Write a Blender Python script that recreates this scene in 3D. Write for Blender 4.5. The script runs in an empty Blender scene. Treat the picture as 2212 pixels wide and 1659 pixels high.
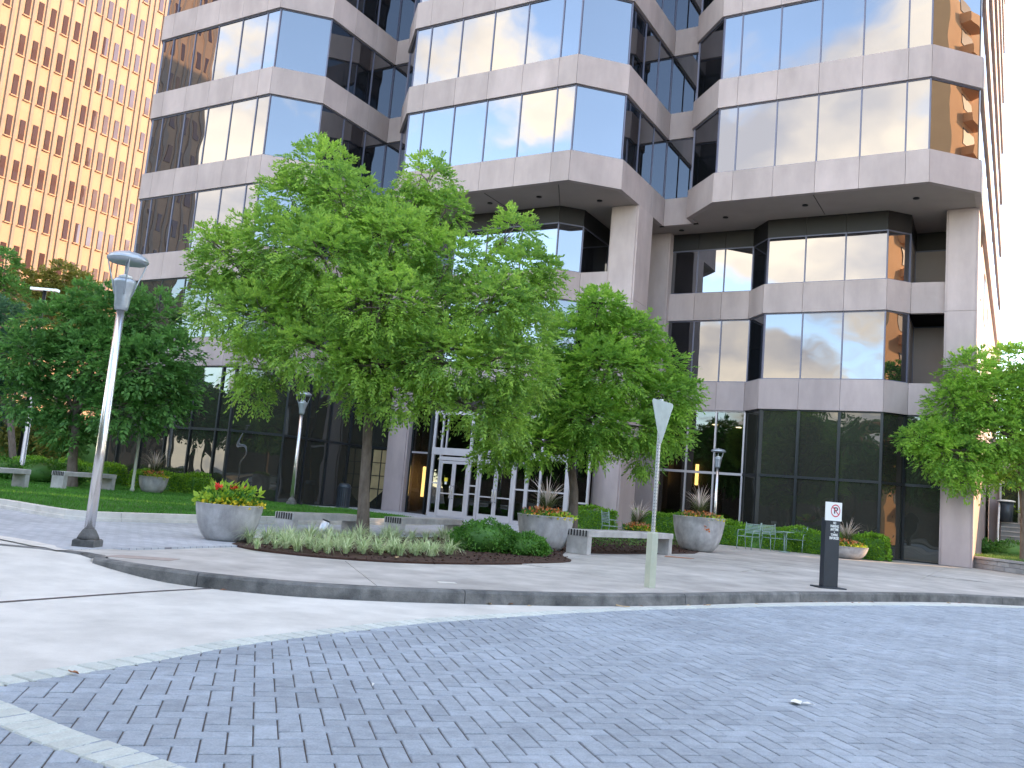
import bpy, math, random
import numpy as np
from mathutils import Vector, Matrix
random.seed(7); RNG = np.random.default_rng(11)
SC = bpy.context.scene
COL = SC.collection
rad = math.radians

# ------------------------------------------------------------------ camera
FPX, PITCH, ROLL, CAMH = 1889.0, 0.12372, 0.08537, 1.25
def cam_rows():
    fw = np.array([0, math.cos(PITCH), math.sin(PITCH)]); rt = np.array([1.0, 0, 0]); up = np.cross(rt, fw)
    r2 = math.cos(ROLL)*rt + math.sin(ROLL)*up; u2 = -math.sin(ROLL)*rt + math.cos(ROLL)*up
    return r2, u2, fw
RT, UP, FW = cam_rows()
cd = bpy.data.cameras.new('camera'); cam = bpy.data.objects.new('camera', cd); COL.objects.link(cam)
cd.sensor_width = 36; cd.lens = FPX/2212*36; cd.clip_end = 3000; cd.clip_start = 0.05
M = Matrix(((RT[0], UP[0], -FW[0], 0), (RT[1], UP[1], -FW[1], 0), (RT[2], UP[2], -FW[2], CAMH), (0, 0, 0, 1)))
cam.matrix_world = M
SC.camera = cam

# building axes: u runs along the main facade to the right, v runs into the building
EU = np.array([0.8621, -0.5067]); EV = np.array([0.5067, 0.8621])
ANG = math.atan2(EU[1], EU[0])
def W(u, v, z=0.0):
    p = EU*u + EV*v
    return Vector((p[0], p[1], z))
def gr(x, y, z=0.0):                      # picture point (2212 wide) to the ground at height z
    d = RT*(x-1106)/FPX - UP*(y-829.5)/FPX + FW
    t = (z-CAMH)/d[2]
    return Vector((d[0]*t, d[1]*t, z))
def at(x, y, depth):                      # picture point to the point at that distance ahead
    d = RT*(x-1106)/FPX - UP*(y-829.5)/FPX + FW
    t = depth/d[1]
    return Vector((d[0]*t, d[1]*t, CAMH+d[2]*t))

# ------------------------------------------------------------------ world, sun, exposure
SUN_EL = rad(19)
sdir = EU*0.7071 + EV*0.7071; sdir /= np.linalg.norm(sdir)
SUN_AZ = math.atan2(sdir[0], sdir[1])      # clockwise from +Y
SV = Vector((sdir[0]*math.cos(SUN_EL), sdir[1]*math.cos(SUN_EL), math.sin(SUN_EL)))
wd = bpy.data.worlds.new('World'); SC.world = wd; wd.use_nodes = True
nt = wd.node_tree; nt.nodes.clear()
def N(tree, t, **kw):
    n = tree.nodes.new(t)
    for k, v in kw.items(): setattr(n, k, v)
    return n
out = N(nt, 'ShaderNodeOutputWorld'); bg = N(nt, 'ShaderNodeBackground')
sky = N(nt, 'ShaderNodeTexSky', sky_type='NISHITA', sun_disc=False)
sky.sun_elevation = SUN_EL; sky.sun_rotation = SUN_AZ; sky.air_density = 0.9; sky.dust_density = 0.1; sky.ozone_density = 0.6
tc = N(nt, 'ShaderNodeTexCoord'); sep = N(nt, 'ShaderNodeSeparateXYZ')
nt.links.new(tc.outputs['Generated'], sep.inputs[0])
zc = N(nt, 'ShaderNodeMath', operation='MAXIMUM'); nt.links.new(sep.outputs[2], zc.inputs[0]); zc.inputs[1].default_value = 0.0
za = N(nt, 'ShaderNodeMath', operation='ADD'); nt.links.new(zc.outputs[0], za.inputs[0]); za.inputs[1].default_value = 0.30
dv = []
for i in (0, 1):
    m = N(nt, 'ShaderNodeMath', operation='DIVIDE'); nt.links.new(sep.outputs[i], m.inputs[0]); nt.links.new(za.outputs[0], m.inputs[1]); dv.append(m)
cmb = N(nt, 'ShaderNodeCombineXYZ'); nt.links.new(dv[0].outputs[0], cmb.inputs[0]); nt.links.new(dv[1].outputs[0], cmb.inputs[1])
CLOUD_OFF = (-5.47, 0.24, 0.0)
mp = N(nt, 'ShaderNodeMapping'); mp.inputs['Location'].default_value = CLOUD_OFF; nt.links.new(cmb.outputs[0], mp.inputs[0])
n1 = N(nt, 'ShaderNodeTexNoise'); n1.inputs['Scale'].default_value = 1.35; n1.inputs['Detail'].default_value = 9; n1.inputs['Roughness'].default_value = 0.55; n1.inputs['Distortion'].default_value = 0.25
nt.links.new(mp.outputs[0], n1.inputs['Vector'])
r1 = N(nt, 'ShaderNodeMapRange', interpolation_type='SMOOTHSTEP'); r1.inputs['From Min'].default_value = 0.50; r1.inputs['From Max'].default_value = 0.575
nt.links.new(n1.outputs[0], r1.inputs['Value'])
n2 = N(nt, 'ShaderNodeTexNoise'); n2.inputs['Scale'].default_value = 3.4; n2.inputs['Detail'].default_value = 7
mp2 = N(nt, 'ShaderNodeMapping'); mp2.inputs['Location'].default_value = (7.3, 2.2, 0); nt.links.new(cmb.outputs[0], mp2.inputs[0]); nt.links.new(mp2.outputs[0], n2.inputs['Vector'])
cr = N(nt, 'ShaderNodeValToRGB'); cr.color_ramp.elements[0].position = 0.36; cr.color_ramp.elements[0].color = (2.3, 2.2, 2.25, 1)
cr.color_ramp.elements[1].position = 0.62; cr.color_ramp.elements[1].color = (4.9, 4.15, 3.2, 1)
nt.links.new(n2.outputs[0], cr.inputs[0])
mx = N(nt, 'ShaderNodeMix', data_type='RGBA'); nt.links.new(r1.outputs[0], mx.inputs['Factor'])
hsv = N(nt, 'ShaderNodeHueSaturation'); hsv.inputs['Saturation'].default_value = .86; nt.links.new(sky.outputs[0], hsv.inputs['Color']); nt.links.new(hsv.outputs[0], mx.inputs['A']); nt.links.new(cr.outputs[0], mx.inputs['B'])
nt.links.new(mx.outputs['Result'], bg.inputs[0]); bg.inputs[1].default_value = 0.15
nt.links.new(bg.outputs[0], out.inputs[0])

sl = bpy.data.lights.new('sun', 'SUN'); sl.energy = 2.0; sl.angle = rad(0.5); sl.color = (1.0, 0.60, 0.31)
so = bpy.data.objects.new('sun', sl); COL.objects.link(so)
so.rotation_euler = (-SV).to_track_quat('-Z', 'Y').to_euler(); so.location = (60, 40, 60)
SC.view_settings.view_transform = 'Standard'; SC.view_settings.look = 'None'
SC.view_settings.gamma = 1; SC.view_settings.use_curve_mapping = False
SC.view_settings.exposure = 2.72

# ------------------------------------------------------------------ materials
def mat(name, color, rough=0.7, var=0.0, vscale=3.0, bump=0.0, bscale=40.0, metal=0.0, spec=0.4, col2=None,
        obj_var=0.0, island_var=0.0, streak=0.0, emit=None, coat=0.0, patch=0.0, pscale=.45, grain=0.0):
    m = bpy.data.materials.new(name); m.use_nodes = True; t = m.node_tree; t.nodes.clear()
    o = N(t, 'ShaderNodeOutputMaterial'); b = N(t, 'ShaderNodeBsdfPrincipled'); t.links.new(b.outputs[0], o.inputs[0])
    b.inputs['Roughness'].default_value = rough; b.inputs['Metallic'].default_value = metal
    b.inputs['Specular IOR Level'].default_value = spec; b.inputs['Coat Weight'].default_value = coat
    geo = N(t, 'ShaderNodeNewGeometry')
    c = N(t, 'ShaderNodeRGB'); c.outputs[0].default_value = (*color, 1); cur = c.outputs[0]
    if var or col2:
        n = N(t, 'ShaderNodeTexNoise'); n.inputs['Scale'].default_value = vscale; n.inputs['Detail'].default_value = 8; n.inputs['Roughness'].default_value = .62
        if streak:
            mpn = N(t, 'ShaderNodeMapping'); mpn.inputs['Scale'].default_value = (1, 1, streak); t.links.new(geo.outputs['Position'], mpn.inputs[0]); t.links.new(mpn.outputs[0], n.inputs['Vector'])
        else: t.links.new(geo.outputs['Position'], n.inputs['Vector'])
        r = N(t, 'ShaderNodeMapRange'); r.inputs['From Min'].default_value = .3; r.inputs['From Max'].default_value = .7
        t.links.new(n.outputs[0], r.inputs['Value'])
        x = N(t, 'ShaderNodeMix', data_type='RGBA')
        c2 = col2 if col2 else tuple(min(1, k*(1+var)) for k in color)
        c1 = color if col2 else tuple(k*(1-var) for k in color)
        x.inputs['A'].default_value = (*c1, 1); x.inputs['B'].default_value = (*c2, 1); t.links.new(r.outputs[0], x.inputs['Factor']); cur = x.outputs['Result']
    if obj_var or island_var:
        oi = N(t, 'ShaderNodeObjectInfo'); ad = N(t, 'ShaderNodeMath', operation='ADD'); fr = N(t, 'ShaderNodeMath', operation='FRACT')
        t.links.new(oi.outputs['Random'], ad.inputs[0]); t.links.new(geo.outputs['Random Per Island'], ad.inputs[1]); t.links.new(ad.outputs[0], fr.inputs[0])
        a = max(obj_var, island_var); mr = N(t, 'ShaderNodeMapRange'); mr.inputs['To Min'].default_value = 1-a; mr.inputs['To Max'].default_value = 1+a
        t.links.new((fr.outputs[0] if island_var else oi.outputs['Random']), mr.inputs['Value'])
        h = N(t, 'ShaderNodeHueSaturation'); t.links.new(cur, h.inputs['Color']); t.links.new(mr.outputs[0], h.inputs['Value']); cur = h.outputs[0]
    for amt, sc_, lo_, hi_ in ((patch, pscale, .38, .66), (grain, 85.0, .3, .7)):
        if not amt: continue
        n = N(t, 'ShaderNodeTexNoise'); n.inputs['Scale'].default_value = sc_; n.inputs['Detail'].default_value = 5; n.inputs['Roughness'].default_value = .6; n.inputs['Distortion'].default_value = .4 if sc_ < 10 else 0
        t.links.new(geo.outputs['Position'], n.inputs['Vector']); r = N(t, 'ShaderNodeMapRange'); r.inputs['From Min'].default_value = lo_; r.inputs['From Max'].default_value = hi_
        r.inputs['To Min'].default_value = 1-amt; r.inputs['To Max'].default_value = 1+amt*.6; t.links.new(n.outputs[0], r.inputs['Value'])
        h = N(t, 'ShaderNodeHueSaturation'); t.links.new(cur, h.inputs['Color']); t.links.new(r.outputs[0], h.inputs['Value']); cur = h.outputs[0]
    t.links.new(cur, b.inputs['Base Color'])
    if bump:
        n = N(t, 'ShaderNodeTexNoise'); n.inputs['Scale'].default_value = bscale; n.inputs['Detail'].default_value = 6; t.links.new(geo.outputs['Position'], n.inputs['Vector'])
        bp = N(t, 'ShaderNodeBump'); bp.inputs['Strength'].default_value = bump; bp.inputs['Distance'].default_value = .02
        t.links.new(n.outputs[0], bp.inputs['Height']); t.links.new(bp.outputs[0], b.inputs['Normal'])
    if emit:
        b.inputs['Emission Color'].default_value = (*emit[0], 1); b.inputs['Emission Strength'].default_value = emit[1]
    return m

def leafmat(name, dark, light, clump=0.5, cscale=1.1, trans=0.35, hue=0.0):
    m = bpy.data.materials.new(name); m.use_nodes = True; t = m.node_tree; t.nodes.clear()
    o = N(t, 'ShaderNodeOutputMaterial'); geo = N(t, 'ShaderNodeNewGeometry'); oi = N(t, 'ShaderNodeObjectInfo')
    n = N(t, 'ShaderNodeTexNoise'); n.inputs['Scale'].default_value = cscale; n.inputs['Detail'].default_value = 3
    t.links.new(geo.outputs['Position'], n.inputs['Vector'])
    mr = N(t, 'ShaderNodeMapRange'); mr.inputs['From Min'].default_value = .35; mr.inputs['From Max'].default_value = .68
    t.links.new(n.outputs[0], mr.inputs['Value'])
    mixf = N(t, 'ShaderNodeMath', operation='MULTIPLY_ADD'); t.links.new(mr.outputs[0], mixf.inputs[0]); mixf.inputs[1].default_value = clump
    m2 = N(t, 'ShaderNodeMath', operation='MULTIPLY'); t.links.new(geo.outputs['Random Per Island'], m2.inputs[0]); m2.inputs[1].default_value = 1-clump
    t.links.new(m2.outputs[0], mixf.inputs[2])
    x = N(t, 'ShaderNodeMix', data_type='RGBA'); x.inputs['A'].default_value = (*dark, 1); x.inputs['B'].default_value = (*light, 1)
    t.links.new(mixf.outputs[0], x.inputs['Factor'])
    d = N(t, 'ShaderNodeBsdfPrincipled'); d.inputs['Roughness'].default_value = .5; d.inputs['Specular IOR Level'].default_value = .35
    tr = N(t, 'ShaderNodeBsdfTranslucent'); ms = N(t, 'ShaderNodeMixShader'); ms.inputs[0].default_value = trans
    t.links.new(x.outputs['Result'], d.inputs['Base Color']); t.links.new(x.outputs['Result'], tr.inputs[0])
    t.links.new(d.outputs[0], ms.inputs[1]); t.links.new(tr.outputs[0], ms.inputs[2]); t.links.new(ms.outputs[0], o.inputs[0])
    return m

def glassmat(name, refl=0.27, tint=(.84, .88, .95), base=(.008, .009, .011), wav=0.005, wscale=.6, see=0.0, seetint=(.35, .33, .3)):
    m = bpy.data.materials.new(name); m.use_nodes = True; t = m.node_tree; t.nodes.clear()
    o = N(t, 'ShaderNodeOutputMaterial'); g = N(t, 'ShaderNodeBsdfGlossy'); g.inputs['Color'].default_value = (*tint, 1); g.inputs['Roughness'].default_value = .0
    d = N(t, 'ShaderNodeBsdfDiffuse'); d.inputs['Color'].default_value = (*base, 1)
    under = d
    if see:
        tp = N(t, 'ShaderNodeBsdfTransparent'); tp.inputs[0].default_value = (*seetint, 1)
        u = N(t, 'ShaderNodeMixShader'); u.inputs[0].default_value = see; t.links.new(d.outputs[0], u.inputs[1]); t.links.new(tp.outputs[0], u.inputs[2]); under = u
    fr = N(t, 'ShaderNodeLayerWeight'); fr.inputs['Blend'].default_value = .22
    mr = N(t, 'ShaderNodeMapRange'); mr.inputs['To Min'].default_value = refl; mr.inputs['To Max'].default_value = 1.0
    t.links.new(fr.outputs['Fresnel'], mr.inputs['Value'])
    ms = N(t, 'ShaderNodeMixShader'); t.links.new(mr.outputs[0], ms.inputs[0]); t.links.new(under.outputs[0], ms.inputs[1]); t.links.new(g.outputs[0], ms.inputs[2])
    t.links.new(ms.outputs[0], o.inputs[0])
    if wav:
        tcn = N(t, 'ShaderNodeTexCoord'); oi = N(t, 'ShaderNodeObjectInfo'); ad = N(t, 'ShaderNodeVectorMath', operation='ADD')
        cb = N(t, 'ShaderNodeCombineXYZ'); mu = N(t, 'ShaderNodeMath', operation='MULTIPLY'); mu.inputs[1].default_value = 40
        t.links.new(oi.outputs['Random'], mu.inputs[0]); t.links.new(mu.outputs[0], cb.inputs[0])
        t.links.new(tcn.outputs['Object'], ad.inputs[0]); t.links.new(cb.outputs[0], ad.inputs[1])
        n = N(t, 'ShaderNodeTexNoise'); n.inputs['Scale'].default_value = wscale; n.inputs['Detail'].default_value = 1; t.links.new(ad.outputs[0], n.inputs['Vector'])
        bp = N(t, 'ShaderNodeBump'); bp.inputs['Strength'].default_value = 1; bp.inputs['Distance'].default_value = wav
        t.links.new(n.outputs[0], bp.inputs['Height']); t.links.new(bp.outputs[0], g.inputs['Normal'])
    return m

MT = {}
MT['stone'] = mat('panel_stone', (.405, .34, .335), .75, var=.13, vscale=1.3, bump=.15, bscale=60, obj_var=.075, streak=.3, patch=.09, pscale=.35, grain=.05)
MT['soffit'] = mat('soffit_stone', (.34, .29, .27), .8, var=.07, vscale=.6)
MT['black'] = mat('black_metal', (.012, .012, .014), .45)
MT['mull'] = mat('mullion_metal', (.13, .135, .19), .4, metal=.3)
MT['darkmull'] = mat('dark_mullion', (.03, .036, .04), .35, metal=.4)
MT['silver'] = mat('silver_metal', (.52, .50, .53), .38, metal=.35, var=.05)
MT['galv'] = mat('galvanised_metal', (.50, .53, .56), .38, metal=.7, var=.12, vscale=14)
MT['lamp'] = mat('lamp_aluminium', (.42, .47, .52), .35, metal=.55, var=.08, vscale=20)
MT['polish'] = mat('brushed_pole', (.72, .70, .70), .24, metal=.92, var=.05)
MT['glass'] = glassmat('window_glass')
MT['glass2'] = glassmat('lower_window_glass', refl=.17, wav=.008)
MT['dglass'] = glassmat('dark_window_glass', refl=.09, tint=(.8, .85, .85), base=(.030, .031, .026), wav=.022, wscale=.7)
MT['lglass'] = glassmat('lobby_glass', refl=.07, tint=(.85, .9, .9), base=(.004, .004, .004), wav=.008, see=.85, seetint=(.42, .42, .40))
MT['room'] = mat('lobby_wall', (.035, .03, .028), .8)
MT['warmroom'] = mat('lit_room_colour', (.42, .33, .17), .7, var=.25, vscale=1.2)
MT['sconce'] = mat('sconce_glow', (.9, .7, .3), .5, emit=((1.0, .62, .2), 2.6))
MT['downlight'] = mat('ceiling_light', (.9, .9, .9), .5, emit=((1.0, .82, .5), 3.5))
MT['lens'] = mat('lamp_glass', (.7, .72, .72), .15, spec=.6)
MT['concrete'] = mat('pale_concrete', (.62, .61, .575), .85, var=.12, vscale=2.2, patch=.12, pscale=.4, grain=.05, bump=.12, bscale=90)
MT['slab'] = mat('sidewalk_concrete', (.44, .42, .395), .85, var=.22, vscale=1.6, patch=.17, pscale=.5, grain=.07, bump=.15, bscale=70, obj_var=.035)
MT['kerb'] = mat('kerb_concrete', (.068, .072, .075), .85, patch=.25, pscale=1.7, grain=.15, col2=(.25, .25, .245), vscale=3.2, bump=.3, bscale=50, obj_var=.10)
MT['whitekerb'] = mat('lawn_kerb', (.62, .60, .56), .8, var=.15, vscale=3)
MT['paver'] = mat('grey_paver', (.345, .395, .455), .8, var=.15, vscale=11, bump=.5, bscale=110, island_var=.10, patch=.13, pscale=.6, grain=.16)
MT['border'] = mat('light_paver', (.56, .60, .57), .8, grain=.12, patch=.08, var=.10, vscale=8, bump=.3, bscale=110, island_var=.07)
MT['sand'] = mat('joint_sand', (.10, .09, .085), .95, var=.3, vscale=30)
MT['joint'] = mat('joint_sealant', (.10, .085, .085), .8)
MT['ground'] = mat('distant_ground', (.20, .20, .19), .9, var=.15, vscale=.2)
MT['mulch'] = mat('dark_mulch', (.030, .015, .011), .95, col2=(.085, .045, .032), vscale=26, bump=1.0, bscale=38)
MT['soil'] = mat('soil', (.03, .022, .016), .95, var=.3, vscale=20)
MT['grassbase'] = mat('lawn_turf', (.045, .12, .018), .95, var=.2, vscale=5)
MT['planter'] = mat('planter_concrete', (.32, .32, .33), .8, patch=.2, pscale=3.0, grain=.08, col2=(.52, .52, .53), vscale=4.5, bump=.35, bscale=60, streak=.4)
MT['bench'] = mat('bench_concrete', (.32, .31, .30), .85, col2=(.52, .51, .50), vscale=3, bump=.3, bscale=60)
MT['bark'] = mat('tree_bark', (.10, .078, .062), .9, col2=(.20, .165, .135), vscale=11, bump=.9, bscale=30, streak=.35)
MT['leaf'] = leafmat('leaves_bright', (.13, .29, .07), (.50, .74, .11), trans=.5)
MT['leaf2'] = leafmat('leaves_fresh', (.10, .26, .05), (.46, .74, .10), trans=.5)
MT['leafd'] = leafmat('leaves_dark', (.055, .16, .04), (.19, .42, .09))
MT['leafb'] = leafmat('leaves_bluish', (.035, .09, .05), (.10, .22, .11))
MT['leafy'] = leafmat('leaves_olive', (.12, .15, .03), (.36, .36, .08))
MT['hedge'] = leafmat('hedge_leaves', (.06, .19, .015), (.30, .55, .035), clump=.35, cscale=4)
MT['shrub'] = leafmat('shrub_leaves', (.03, .12, .015), (.16, .38, .05), clump=.4, cscale=3)
MT['lirio'] = leafmat('striped_blades', (.22, .36, .12), (.82, .90, .58), clump=.2, cscale=5)
MT['grass'] = leafmat('grass_blades', (.045, .17, .02), (.13, .36, .045), clump=.5, cscale=.6)
MT['cover'] = leafmat('groundcover', (.05, .14, .03), (.20, .34, .09), clump=.3, cscale=4)
MT['red'] = mat('red_petals', (.65, .04, .025), .6, island_var=.2)
MT['orange'] = mat('orange_petals', (.70, .20, .05), .6, island_var=.25)
MT['coral'] = mat('coral_leaves', (.50, .25, .13), .6, island_var=.3)
MT['yellow'] = mat('yellow_petals', (.75, .60, .04), .6, island_var=.2)
MT['lime'] = leafmat('lime_leaves', (.22, .42, .03), (.55, .70, .08))
MT['plume'] = mat('grass_plume', (.66, .56, .50), .8, island_var=.25)
MT['plumeleaf'] = leafmat('bronze_blades', (.06, .08, .03), (.22, .28, .10))
MT['towerwall'] = mat('tan_wall', (.385, .265, .185), .8, var=.10, vscale=.25, bump=.1, bscale=5)
MT['towerrib'] = mat('shadow_toned_rib', (.27, .215, .18), .8, var=.1, vscale=.5)  # grey tone stands in for the shadow strips between window columns
MT['towerglass'] = glassmat('tower_window_glass', refl=.10, tint=(.8, .65, .62), base=(.075, .045, .045), wav=.0)
MT['towersill'] = mat('tower_sill', (.42, .27, .18), .8)
MT['brick'] = mat('apricot_wall', (.76, .46, .23), .85, var=.07, vscale=.4)
MT['greywall'] = mat('grey_wall', (.30, .29, .28), .85, var=.08, vscale=.3)
MT['bin'] = mat('bin_slats', (.05, .065, .08), .4, metal=.3)
MT['bindark'] = mat('bin_dark', (.015, .015, .017), .5)
MT['signwhite'] = mat('sign_white', (.80, .82, .80), .4)
MT['signred'] = mat('sign_red', (.55, .03, .06), .5)
MT['signdark'] = mat('sign_ink', (.04, .03, .05), .5)
MT['bollard'] = mat('bollard_navy', (.018, .024, .036), .4, var=.1)
MT['yellowsleeve'] = mat('pale_sleeve', (.42, .46, .36), .55, col2=(.52, .54, .44), vscale=5)
MT['chair'] = mat('green_metal', (.28, .38, .36), .45, metal=.2)
MT['paper'] = mat('white_paper', (.80, .80, .76), .8)
MT['deadleaf'] = mat('fallen_leaf', (.26, .11, .05), .8, obj_var=.4)
MT['paleleaf'] = mat('pale_fallen_leaf', (.55, .40, .22), .8)
MT['orangepatch'] = mat('orange_patch', (.42, .22, .14), .9, var=.2, vscale=6)
MT['yard'] = mat('wall_block', (.36, .355, .36), .85, var=.15, vscale=3, bump=.4, bscale=40, obj_var=.12)
MT['stair'] = mat('stair_concrete', (.22, .23, .23), .85, var=.1)
MT['car'] = mat('dark_car_paint', (.03, .035, .045), .25, coat=.6)

# ------------------------------------------------------------------ mesh helpers
def prop(o, label=None, cat=None, group=None, kind=None):
    for k, v in (('label', label), ('category', cat), ('group', group), ('kind', kind)):
        if v: o[k] = v
    return o
def link(name, me, parent=None, loc=(0, 0, 0), rz=0.0):
    o = bpy.data.objects.new(name, me); COL.objects.link(o)
    o.location = loc; o.rotation_euler = (0, 0, rz)
    if parent: o.parent = parent
    return o
def thing(name, label, cat, loc=(0, 0, 0), rz=0.0, group=None):
    o = bpy.data.objects.new(name, None); COL.objects.link(o); o.location = loc; o.rotation_euler = (0, 0, rz); o.empty_display_size = .2
    return prop(o, label, cat, group)
def copy_thing(r, loc=None, rz=None, label=None, group=None, scale=None):
    c = r.copy(); COL.objects.link(c)
    def rec(a, b):
        for ch in list(a.children):
            d = ch.copy(); COL.objects.link(d); d.parent = b; rec(ch, d)
    rec(r, c)
    if loc is not None: c.location = loc
    if rz is not None: c.rotation_euler = (0, 0, rz)
    if scale is not None: c.scale = (scale,)*3 if not hasattr(scale, '__len__') else scale
    if label: c['label'] = label
    if group: c['group'] = group
    return c

class MB:
    def __init__(s): s.v = []; s.f = []; s.sm = []
    def add(s, vs, fs, smooth=False):
        b = len(s.v); s.v += [tuple(p) for p in vs]; s.f += [tuple(i+b for i in f) for f in fs]; s.sm += [smooth]*len(fs); return s
    def box(s, c, sz, rz=0.0, rx=0.0, bev=0.0):
        hx, hy, hz = sz[0]/2, sz[1]/2, sz[2]/2
        m = Matrix.Translation(Vector(c)) @ Matrix.Rotation(rz, 4, 'Z') @ Matrix.Rotation(rx, 4, 'X')
        if bev:
            b = bev; vs = []
            for z, i in ((-hz, 0), (hz-b, 0), (hz, b)):
                vs += [(-hx+i, -hy+i, z), (hx-i, -hy+i, z), (hx-i, hy-i, z), (-hx+i, hy-i, z)]
            fs = [(3, 2, 1, 0), (8, 9, 10, 11)]
            for k in (0, 4):
                for j in range(4): fs.append((k+j, k+(j+1) % 4, k+4+(j+1) % 4, k+4+j))
        else:
            vs = [(x, y, z) for z in (-hz, hz) for x, y in ((-hx, -hy), (hx, -hy), (hx, hy), (-hx, hy))]
            fs = [(3, 2, 1, 0), (4, 5, 6, 7)] + [(j, (j+1) % 4, 4+(j+1) % 4, 4+j) for j in range(4)]
        return s.add([m @ Vector(p) for p in vs], fs)
    def prism(s, poly, z0, z1):
        n = len(poly)
        vs = [(p[0], p[1], z0) for p in poly]+[(p[0], p[1], z1) for p in poly]
        return s.add(vs, [tuple(range(n-1, -1, -1)), tuple(range(n, 2*n))]+[(j, (j+1) % n, n+(j+1) % n, n+j) for j in range(n)])
    def lathe(s, prof, seg=24, c=(0, 0, 0), smooth=True):
        vs = []; fs = []
        for r, z in prof:
            for k in range(seg):
                a = 2*math.pi*k/seg; vs.append((c[0]+r*math.cos(a), c[1]+r*math.sin(a), c[2]+z))
        for i in range(len(prof)-1):
            for k in range(seg):
                k2 = (k+1) % seg; fs.append((i*seg+k, i*seg+k2, (i+1)*seg+k2, (i+1)*seg+k))
        fs.append(tuple(reversed(range(seg)))); fs.append(tuple(range((len(prof)-1)*seg, len(prof)*seg)))
        return s.add(vs, fs, smooth)
    def tube(s, pts, rs, seg=8, smooth=True, cap=True):
        pts = [Vector(p) for p in pts]
        if not hasattr(rs, '__len__'): rs = [rs]*len(pts)
        vs = []; fs = []; ref = Vector((0.3, 1, 0.1)).normalized()
        for i, p in enumerate(pts):
            d = (pts[min(i+1, len(pts)-1)]-pts[max(i-1, 0)]).normalized()
            a = d.cross(ref)
            if a.length < .05: a = d.cross(Vector((1, 0, 0)))
            a.normalize(); b = d.cross(a)
            for k in range(seg):
                t = 2*math.pi*k/seg; vs.append(p+(a*math.cos(t)+b*math.sin(t))*rs[i])
        for i in range(len(pts)-1):
            for k in range(seg):
                k2 = (k+1) % seg; fs.append((i*seg+k, (i+1)*seg+k, (i+1)*seg+k2, i*seg+k2))
        if cap: fs.append(tuple(range(seg))); fs.append(tuple(reversed(range((len(pts)-1)*seg, len(pts)*seg))))
        return s.add(vs, fs, smooth)
    def mesh(s, name, m):
        me = bpy.data.meshes.new(name); me.from_pydata(s.v, [], s.f); me.materials.append(m)
        me.polygons.foreach_set('use_smooth', s.sm); me.update(); return me
    def build(s, name, m, parent=None, loc=(0, 0, 0), rz=0.0):
        return link(name, s.mesh(name, m), parent, loc, rz)

def quads_mesh(name, V, m, smooth=False, uniform=None):      # V: (n,k,3) array of k-gons
    n, k = V.shape[:2]
    me = bpy.data.meshes.new(name); me.vertices.add(n*k); me.vertices.foreach_set('co', V.reshape(-1).astype(np.float32))
    me.loops.add(n*k); me.loops.foreach_set('vertex_index', np.arange(n*k, dtype=np.int32))
    me.polygons.add(n); me.polygons.foreach_set('loop_start', np.arange(0, n*k, k, dtype=np.int32)); me.polygons.foreach_set('loop_total', np.full(n, k, dtype=np.int32))
    me.materials.append(m); me.update(calc_edges=True); return me

def unit(a): return a/np.maximum(np.linalg.norm(a, axis=-1, keepdims=True), 1e-9)
def leaf_quads(P, D, Nn, L, Wd):                 # diamond leaf quads from base point, direction, normal, length, width
    D = unit(D); S = unit(np.cross(D, Nn)); U = np.cross(S, D)
    L = np.asarray(L).reshape(-1, 1); Wd = np.asarray(Wd).reshape(-1, 1)
    a = P; b = P+D*L*.45+S*Wd*.5; c = P+D*L - U*L*.10; d = P+D*L*.45-S*Wd*.5
    return np.stack([a, b, c, d], 1)
def sprays(P, D, n_leaf, slen, llen, lwid, droop=.35, rng=RNG):
    """pinnate sprays: leaflets in two rows along a drooping stalk"""
    n = len(P); D = unit(D); out = []
    upv = np.tile([0, 0, 1.0], (n, 1)) + rng.normal(0, .35, (n, 3))
    S = unit(np.cross(D, upv)); U = unit(np.cross(S, D))
    sl = slen*rng.uniform(.7, 1.25, (n, 1))
    for i in range(n_leaf):
        t = (i//2+1)/(n_leaf/2); side = 1 if i % 2 else -1
        base = P + D*sl*t*.85 - np.array([0, 0, 1.0])*(t*t)*droop*sl
        dd = unit(D*.75 + S*side*.8 - np.array([0, 0, .35])*t + rng.normal(0, .22, (n, 3)))
        if i >= n_leaf-1: dd = unit(D - np.array([0, 0, .5])*droop + rng.normal(0, .2, (n, 3)))
        nn = unit(U + rng.normal(0, .35, (n, 3)))
        k = rng.uniform(.75, 1.25, n)
        out.append(leaf_quads(base, dd, nn, llen*k, lwid*k))
    return np.concatenate(out, 0)
def lobe_points(lobes, n, shell=.42, rng=RNG):
    """points and outward directions spread through ellipsoid lobes, denser near the surface"""
    vol = np.array([l[1][0]*l[1][1]*l[1][2] for l in lobes])**.72; cnt = np.maximum(6, (n*vol/vol.sum())).astype(int)
    P = []; D = []
    for (c, r), k in zip(lobes, cnt):
        d = unit(rng.normal(0, 1, (k, 3))); rr = shell+(1-shell)*rng.uniform(0, 1, (k, 1))**.7
        wob = 1+.16*np.sin(d[:, :1]*7+c[0]*3)*np.cos(d[:, 2:]*6+c[1])+rng.normal(0, .05, (k, 1))
        P.append(np.array(c)+d*np.array(r)*rr*wob); D.append(unit(d/np.array(r)*np.mean(r)+np.array([0, 0, .25])))
    return np.concatenate(P), np.concatenate(D)

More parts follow.
